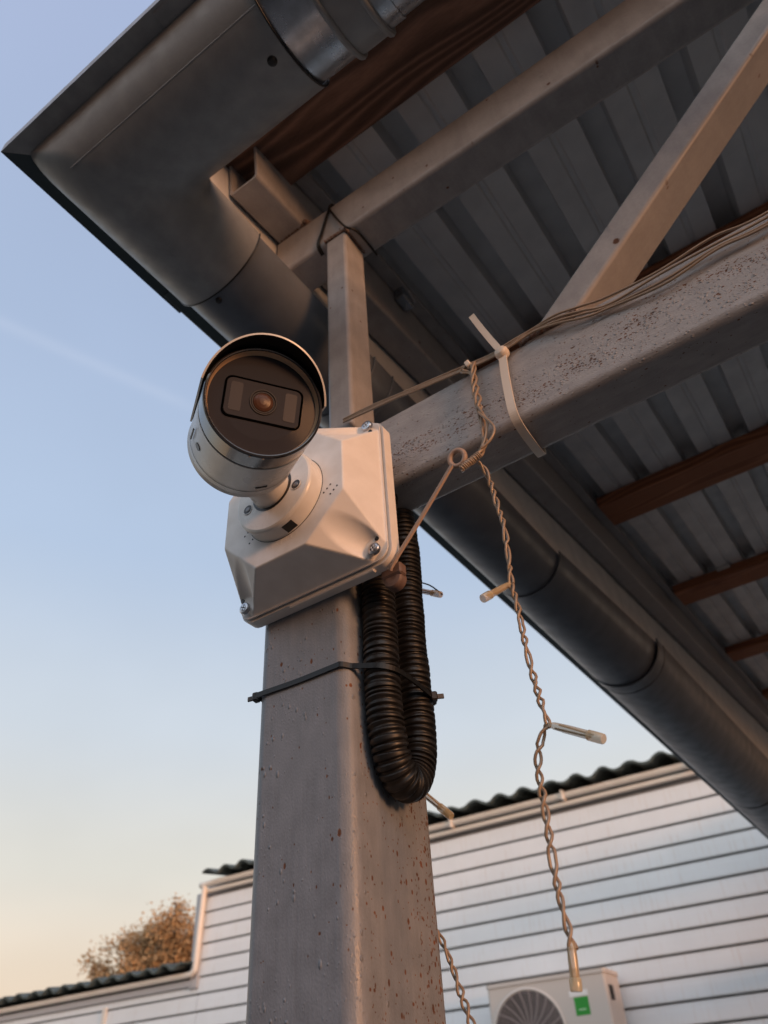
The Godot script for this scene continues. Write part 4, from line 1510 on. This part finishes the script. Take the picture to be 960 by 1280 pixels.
func build_ties() -> void:
	# black tie round post and conduit
	var o := thing("black_cable_tie", "black cable tie round the post and the conduit", "cable tie", P(0, 0.239, 0.001))
	var yy := 0.2385
	var loop := [P(-0.0382, yy + 0.003, -0.004), P(-0.0365, yy + 0.002, 0.0002), P(-0.032, yy + 0.0012, 0.0013), P(0.0, yy, 0.0011), P(0.030, yy, 0.0013), P(0.0355, yy, 0.0009), P(0.0405, yy - 0.0008, -0.0045), P(0.050, yy - 0.003, -0.0068), P(0.0585, yy - 0.005, -0.0090), P(0.0645, yy - 0.0065, -0.0165), P(0.0662, yy - 0.0075, -0.030), P(0.0662, yy - 0.0085, -0.045), P(0.0658, yy - 0.0095, -0.0565), P(0.0640, yy - 0.0095, -0.0660), P(0.0560, yy - 0.008, -0.0725), P(0.0430, yy - 0.006, -0.0860), P(0.0360, yy - 0.004, -0.0912), P(0.0, yy, -0.0912), P(-0.034, yy + 0.002, -0.0912), P(-0.0382, yy + 0.003, -0.0865), P(-0.0383, yy + 0.003, -0.040), P(-0.0384, yy + 0.003, -0.006)]
	var m := mat(Color(0.03, 0.03, 0.032), 0.45)
	put(strap(smooth_path(loop, 5), Vector3.UP, 0.0036, 0.0011), "strap", m, o)
	var grey := mat(Color(0.16, 0.15, 0.15), 0.5)
	for h in [[P(-0.0404, yy + 0.0035, -0.0042), Vector3(-1, 0, 0.2)], [P(0.0662, yy - 0.0097, -0.0600), Vector3(0.8, 0.05, -0.6)]]:
		var mb := MB.new()
		var d: Vector3 = h[1].normalized()
		var bs := Basis(d, Vector3.UP, d.cross(Vector3.UP).normalized()).orthonormalized()
		mb.box(h[0], Vector3(0.0045, 0.0062, 0.0055), 0.0008, bs)
		put(mb, "head", grey, o)
		mb = MB.new()
		mb.box(h[0] + d * 0.0042, Vector3(0.005, 0.0034, 0.0014), 0.0003, bs)
		put(mb, "tail", mat(Color(0.30, 0.27, 0.25), 0.5), o)

	# thin dark wire looped round the top of the upright and the chord
	var w := thing("black_wire_loop", "thin black wire looped over the chord at the top of the upright", "wire", P(0.02, 0.80, -0.018))
	for k in 3:
		var mb := MB.new()
		var dx := 0.0016 * k
		mb.tube(smooth_path([P(-0.002 + dx, 0.779, -0.030), P(0.000 + dx, 0.784, -0.0192), P(0.006 + dx, 0.805, -0.0188), P(0.0165 + dx * 0.6, 0.842, -0.0188), P(0.019 + dx, 0.852, -0.022), P(0.02 + dx, 0.853, -0.05)], 6), 0.0009, 6)
		put(mb, "wire", m, w)
	var mb2 := MB.new()
	mb2.tube(smooth_path([P(0.0175, 0.845, -0.0186), P(0.0270, 0.815, -0.0184), P(0.0400, 0.782, -0.0188), P(0.048, 0.7785, -0.030), P(0.049, 0.7785, -0.066)], 6), 0.0013, 7)
	put(mb2, "wire", m, w)

	# big white tie round the lower chord
	var t := thing("white_cable_tie", "large white cable tie round the lower beam, long tail sticking up", "cable tie", P(0.180, 0.455, -0.016))
	var band := [P(0.1800, 0.4545, -0.0152), P(0.1787, 0.4295, -0.0140), P(0.1780, 0.3985, -0.0135), P(0.1778, 0.3870, -0.0170), P(0.1778, 0.3825, -0.0255), P(0.1775, 0.3818, -0.0390), P(0.1768, 0.3840, -0.0560), P(0.1768, 0.3875, -0.0622), P(0.177, 0.40, -0.0620), P(0.179, 0.455, -0.0615), P(0.1795, 0.4622, -0.057), P(0.1800, 0.4625, -0.030), P(0.1802, 0.4622, -0.020)]
	put(strap(smooth_path(band, 6), Vector3.RIGHT, 0.0062, 0.0014), "band", nylon_m, t)
	var mb := MB.new()
	mb.lathe(P(0.1800, 0.4545, -0.0180), Vector3(-0.1, 0.25, 1), Vector3.UP, [Vector2(0.0046, -0.001), Vector2(0.0054, 0.0012), Vector2(0.0054, 0.0045), Vector2(0.0044, 0.0064), Vector2(0.0022, 0.0072), Vector2(0.0, 0.0074)], 14)
	put(mb, "head", nylon_m, t)
	put(strap(smooth_path([P(0.1796, 0.4560, -0.0135), P(0.1725, 0.479, -0.0135), P(0.1665, 0.500, -0.014), P(0.1625, 0.5150, -0.0150)], 5), Vector3(1, 0.3, 0), 0.0050, 0.0012), "tail", nylon_m, t)

	# eyelet tie from the box ear to the light string
	var e := thing("eyelet_cable_tie", "thin beige cable tie with round eyelet, from the box ear to the string light", "cable tie", P(0.0865, 0.294, 0.0))
	var beige := mat(Color(0.62, 0.53, 0.47), 0.5)
	var A := P(0.0800, 0.2890, 0.0050)
	var B := P(0.1330, 0.3535, 0.0020)
	put(strap(smooth_path([A, A.lerp(B, 0.08) + Vector3(0, 0.0, 0.001), A.lerp(B, 0.5), B], 6), Vector3(0.6, -0.75, 0.35), 0.0036, 0.0016), "strip", beige, e)
	mb = MB.new()
	var ec := P(0.1378, 0.3580, 0.0015)
	var arc := []
	for k in 37:
		var a := TAU * k / 36
		arc.append(ec + Vector3(cos(a) * 0.0056, sin(a) * 0.0058, sin(a) * 0.0012))
	mb.tube(arc, 0.0022, 9, false, Vector2(1, 0.85))
	put(mb, "eyelet", beige, e)

func led(o: Node3D, a: Vector3, b: Vector3) -> void:
	# moulded lead with its diode at the end
	var d := (b - a).normalized()
	var mb := MB.new()
	var L := a.distance_to(b)
	mb.tube([a, a + d * L * 0.1, a + d * L * 0.35, a + d * L * 0.72, a + d * (L * 0.74)], [0.0012, 0.0019, 0.0022, 0.0022, 0.0018], 12)
	var lead_m := mat(Color(0.80, 0.72, 0.58, 0.5), 0.15)
	lead_m.transparency = BaseMaterial3D.TRANSPARENCY_ALPHA
	var s := put(mb, "lamp_lead", lead_m, o)
	mb = MB.new()
	mb.tube([a + d * L * 0.72, a + d * L * 0.74, a + d * L * 0.90, a + d * L * 0.985, b], [0.0020, 0.0027, 0.0027, 0.0026, 0.0021], 14)
	put(mb, "diode", led_m, o)
	mb = MB.new()
	var side := d.cross(Vector3(0.3, 0.5, 0.8)).normalized()
	for q in [-1, 1]:
		mb.tube([a + d * L * 0.15 + side * 0.0017 * q, a + d * L * 0.8 + side * 0.0009 * q], 0.0005, 5)
	put(mb, "lead_wires", mat(Color(0.42, 0.33, 0.24), 0.4), s)

func build_lights() -> void:
	var o := thing("string_light", "string of small clear lamps on twisted beige wire hanging from the lower beam", "string light", P(0.1516, 0.46, -0.012))
	# feed wires along the top of the beam
	var feed := [P(0.030, 0.4795, -0.0180), P(0.0570, 0.4760, -0.0170), P(0.085, 0.4715, -0.0165), P(0.101, 0.4690, -0.0165), P(0.125, 0.4655, -0.017), P(0.1500, 0.4610, -0.0165), P(0.170, 0.4590, -0.0165), P(0.188, 0.4590, -0.0155), P(0.206, 0.4615, -0.0160), P(0.226, 0.4570, -0.0140), P(0.245, 0.4500, -0.0150), P(0.263, 0.4470, -0.0165), P(0.300, 0.4440, -0.0150), P(0.338, 0.4455, -0.0140), P(0.370, 0.4435, -0.0150), P(0.45, 0.452, -0.0150), P(0.60, 0.447, -0.0150)]
	var rr := RandomNumberGenerator.new()
	rr.seed = 4
	for k in 4:
		var pts := []
		for i in feed.size():
			var sp := 1.0 + (2.2 if i > 8 else 0.0)
			pts.append(feed[i] + Vector3(0, (k - 1.5) * 0.0013 * sp + rr.randf_range(-0.0007, 0.0007) * sp, absf(k - 1.5) * 0.0004))
		var mb := MB.new()
		mb.tube(smooth_path(pts, 6), 0.00095, 7)
		put(mb, "feed_wire", wire_m, o)
	# little clamp where the drop leaves
	var mb := MB.new()
	mb.box(P(0.1525, 0.4600, -0.0130), Vector3(0.0042, 0.0068, 0.004), 0.0008, Basis(Vector3(0, 0, 1), 0.3))
	put(mb, "clamp", nylon_m, o)
	mb = MB.new()
	mb.tube(smooth_path([P(0.150, 0.4625, -0.0150), P(0.1455, 0.4590, -0.0135), P(0.1470, 0.4535, -0.0125), P(0.1525, 0.4490, -0.0130), P(0.1545, 0.440, -0.0135)], 6), 0.0009, 7)
	mb.tube(smooth_path([P(0.150, 0.4610, -0.0140), P(0.1475, 0.4580, -0.0130), P(0.1490, 0.4540, -0.0120), P(0.1530, 0.4500, -0.0130), P(0.1550, 0.440, -0.0125)], 6), 0.0009, 7)
	put(mb, "tail_loop", wire_m, o)
	# plaited upper drop
	var drop := smooth_path([P(0.1565, 0.4580, -0.0135), P(0.1555, 0.448, -0.0130), P(0.1545, 0.435, -0.0130), P(0.1545, 0.415, -0.0128), P(0.1548, 0.398, -0.0125), P(0.1552, 0.380, -0.0110), P(0.1552, 0.368, -0.0080), P(0.1530, 0.358, -0.0035), P(0.1490, 0.3525, -0.0005), P(0.1430, 0.3500, 0.0005)], 8)
	put(twist(drop, 3, 0.0017, 0.00105, 0.034, 0.4, 0.8), "plait", wire_m, o)
	mb = MB.new()
	mb.tube(smooth_path([P(0.1545, 0.410, -0.0110), P(0.1590, 0.393, -0.0095), P(0.1605, 0.382, -0.0060), P(0.1575, 0.370, -0.0050), P(0.1545, 0.363, -0.0040)], 6), 0.0010, 7)
	mb.tube(smooth_path([P(0.1545, 0.402, -0.0100), P(0.1640, 0.381, -0.0050), P(0.1655, 0.372, -0.0040), P(0.1610, 0.364, -0.0030), P(0.1545, 0.360, -0.0020)], 6), 0.0010, 7)
	put(mb, "slack_loop", wire_m, o)
	# wrapped knot through the eyelet
	mb = MB.new()
	var k0 := P(0.1390, 0.3468, 0.0020)
	var k1 := P(0.1530, 0.3548, -0.0010)
	var core := []
	for i in 12: core.append(k0.lerp(k1, i / 11.0))
	mb.tube(core, [0.0012, 0.0020, 0.0024, 0.0024, 0.0026, 0.0024, 0.0025, 0.0023, 0.0024, 0.0022, 0.0020, 0.0014], 10)
	var knot := put(mb, "knot", wire_m, o)
	mb = twist(core, 1, 0.0022, 0.0006, 0.0015, 0.0)
	put(mb, "wrap", wire_m, knot)
	# hanging strand
	var s1 := smooth_path([P(0.1500, 0.3515, -0.0040), P(0.1520, 0.347, -0.0070), P(0.1530, 0.335, -0.0115), P(0.1545, 0.315, -0.012), P(0.1560, 0.300, -0.012), P(0.1555, 0.285, -0.012), P(0.1545, 0.268, -0.012), P(0.1535, 0.255, -0.012)], 8)
	put(twist(s1, 2, 0.0014, 0.00088, 0.0205, 1.0, 0.5), "twisted_pair", wire_m, o)
	var s2 := smooth_path([P(0.1530, 0.257, -0.012), P(0.1545, 0.243, -0.012), P(0.1548, 0.225, -0.012), P(0.1552, 0.205, -0.012), P(0.1562, 0.190, -0.012), P(0.1575, 0.176, -0.012), P(0.1588, 0.166, -0.012), P(0.1582, 0.163, -0.012)], 8)
	put(twist(s2, 2, 0.0013, 0.00088, 0.0200, 2.2, 0.5), "twisted_pair", wire_m, o)
	var s3 := smooth_path([P(0.1590, 0.1655, -0.012), P(0.1560, 0.163, -0.012), P(0.1515, 0.155, -0.012), P(0.1490, 0.145, -0.012), P(0.1485, 0.130, -0.012), P(0.1482, 0.115, -0.012), P(0.1475, 0.100, -0.012), P(0.1478, 0.084, -0.012), P(0.1490, 0.070, -0.012), P(0.1493, 0.063, -0.012)], 8)
	put(twist(s3, 2, 0.0014, 0.00088, 0.0195, 0.3, 0.5), "twisted_pair", wire_m, o)
	led(o, P(0.1525, 0.2560, -0.012), P(0.1425, 0.2395, 0.008))
	led(o, P(0.1593, 0.1650, -0.012), P(0.1880, 0.1462, -0.004))
	led(o, P(0.1490, 0.0665, -0.012), P(0.1474, 0.0475, -0.012))

	# second strand, mostly hidden behind the post and the conduit
	var b := thing("string_light", "string light strand behind the post, lamps peeping out past the conduit", "string light", P(0.036, 0.30, -0.095))
	var s4 := smooth_path([P(0.034, 0.386, -0.098), P(0.026, 0.34, -0.100), P(0.018, 0.29, -0.101), P(0.016, 0.22, -0.101), P(0.016, 0.17, -0.101), P(0.0220, 0.12, -0.1015), P(0.0325, 0.092, -0.102), P(0.0370, 0.079, -0.102), P(0.0410, 0.065, -0.102), P(0.0450, 0.052, -0.102), P(0.049, 0.030, -0.102), P(0.050, -0.02, -0.102)], 8)
	put(twist(s4, 2, 0.0014, 0.00088, 0.0205, 1.5, 0.5), "twisted_pair", wire_m, b)
	led(b, P(0.0300, 0.352, -0.101), P(0.0625, 0.3290, -0.0950))
	led(b, P(0.0170, 0.196, -0.101), P(0.0500, 0.1635, -0.0960))
	mb = MB.new()
	mb.tube(smooth_path([P(0.036, 0.3550, -0.098), P(0.052, 0.3435, -0.0965), P(0.0638, 0.3285, -0.0945)], 4), 0.0006, 5)
	put(mb, "loose_wire", mat(Color(0.10, 0.10, 0.10), 0.5), b)
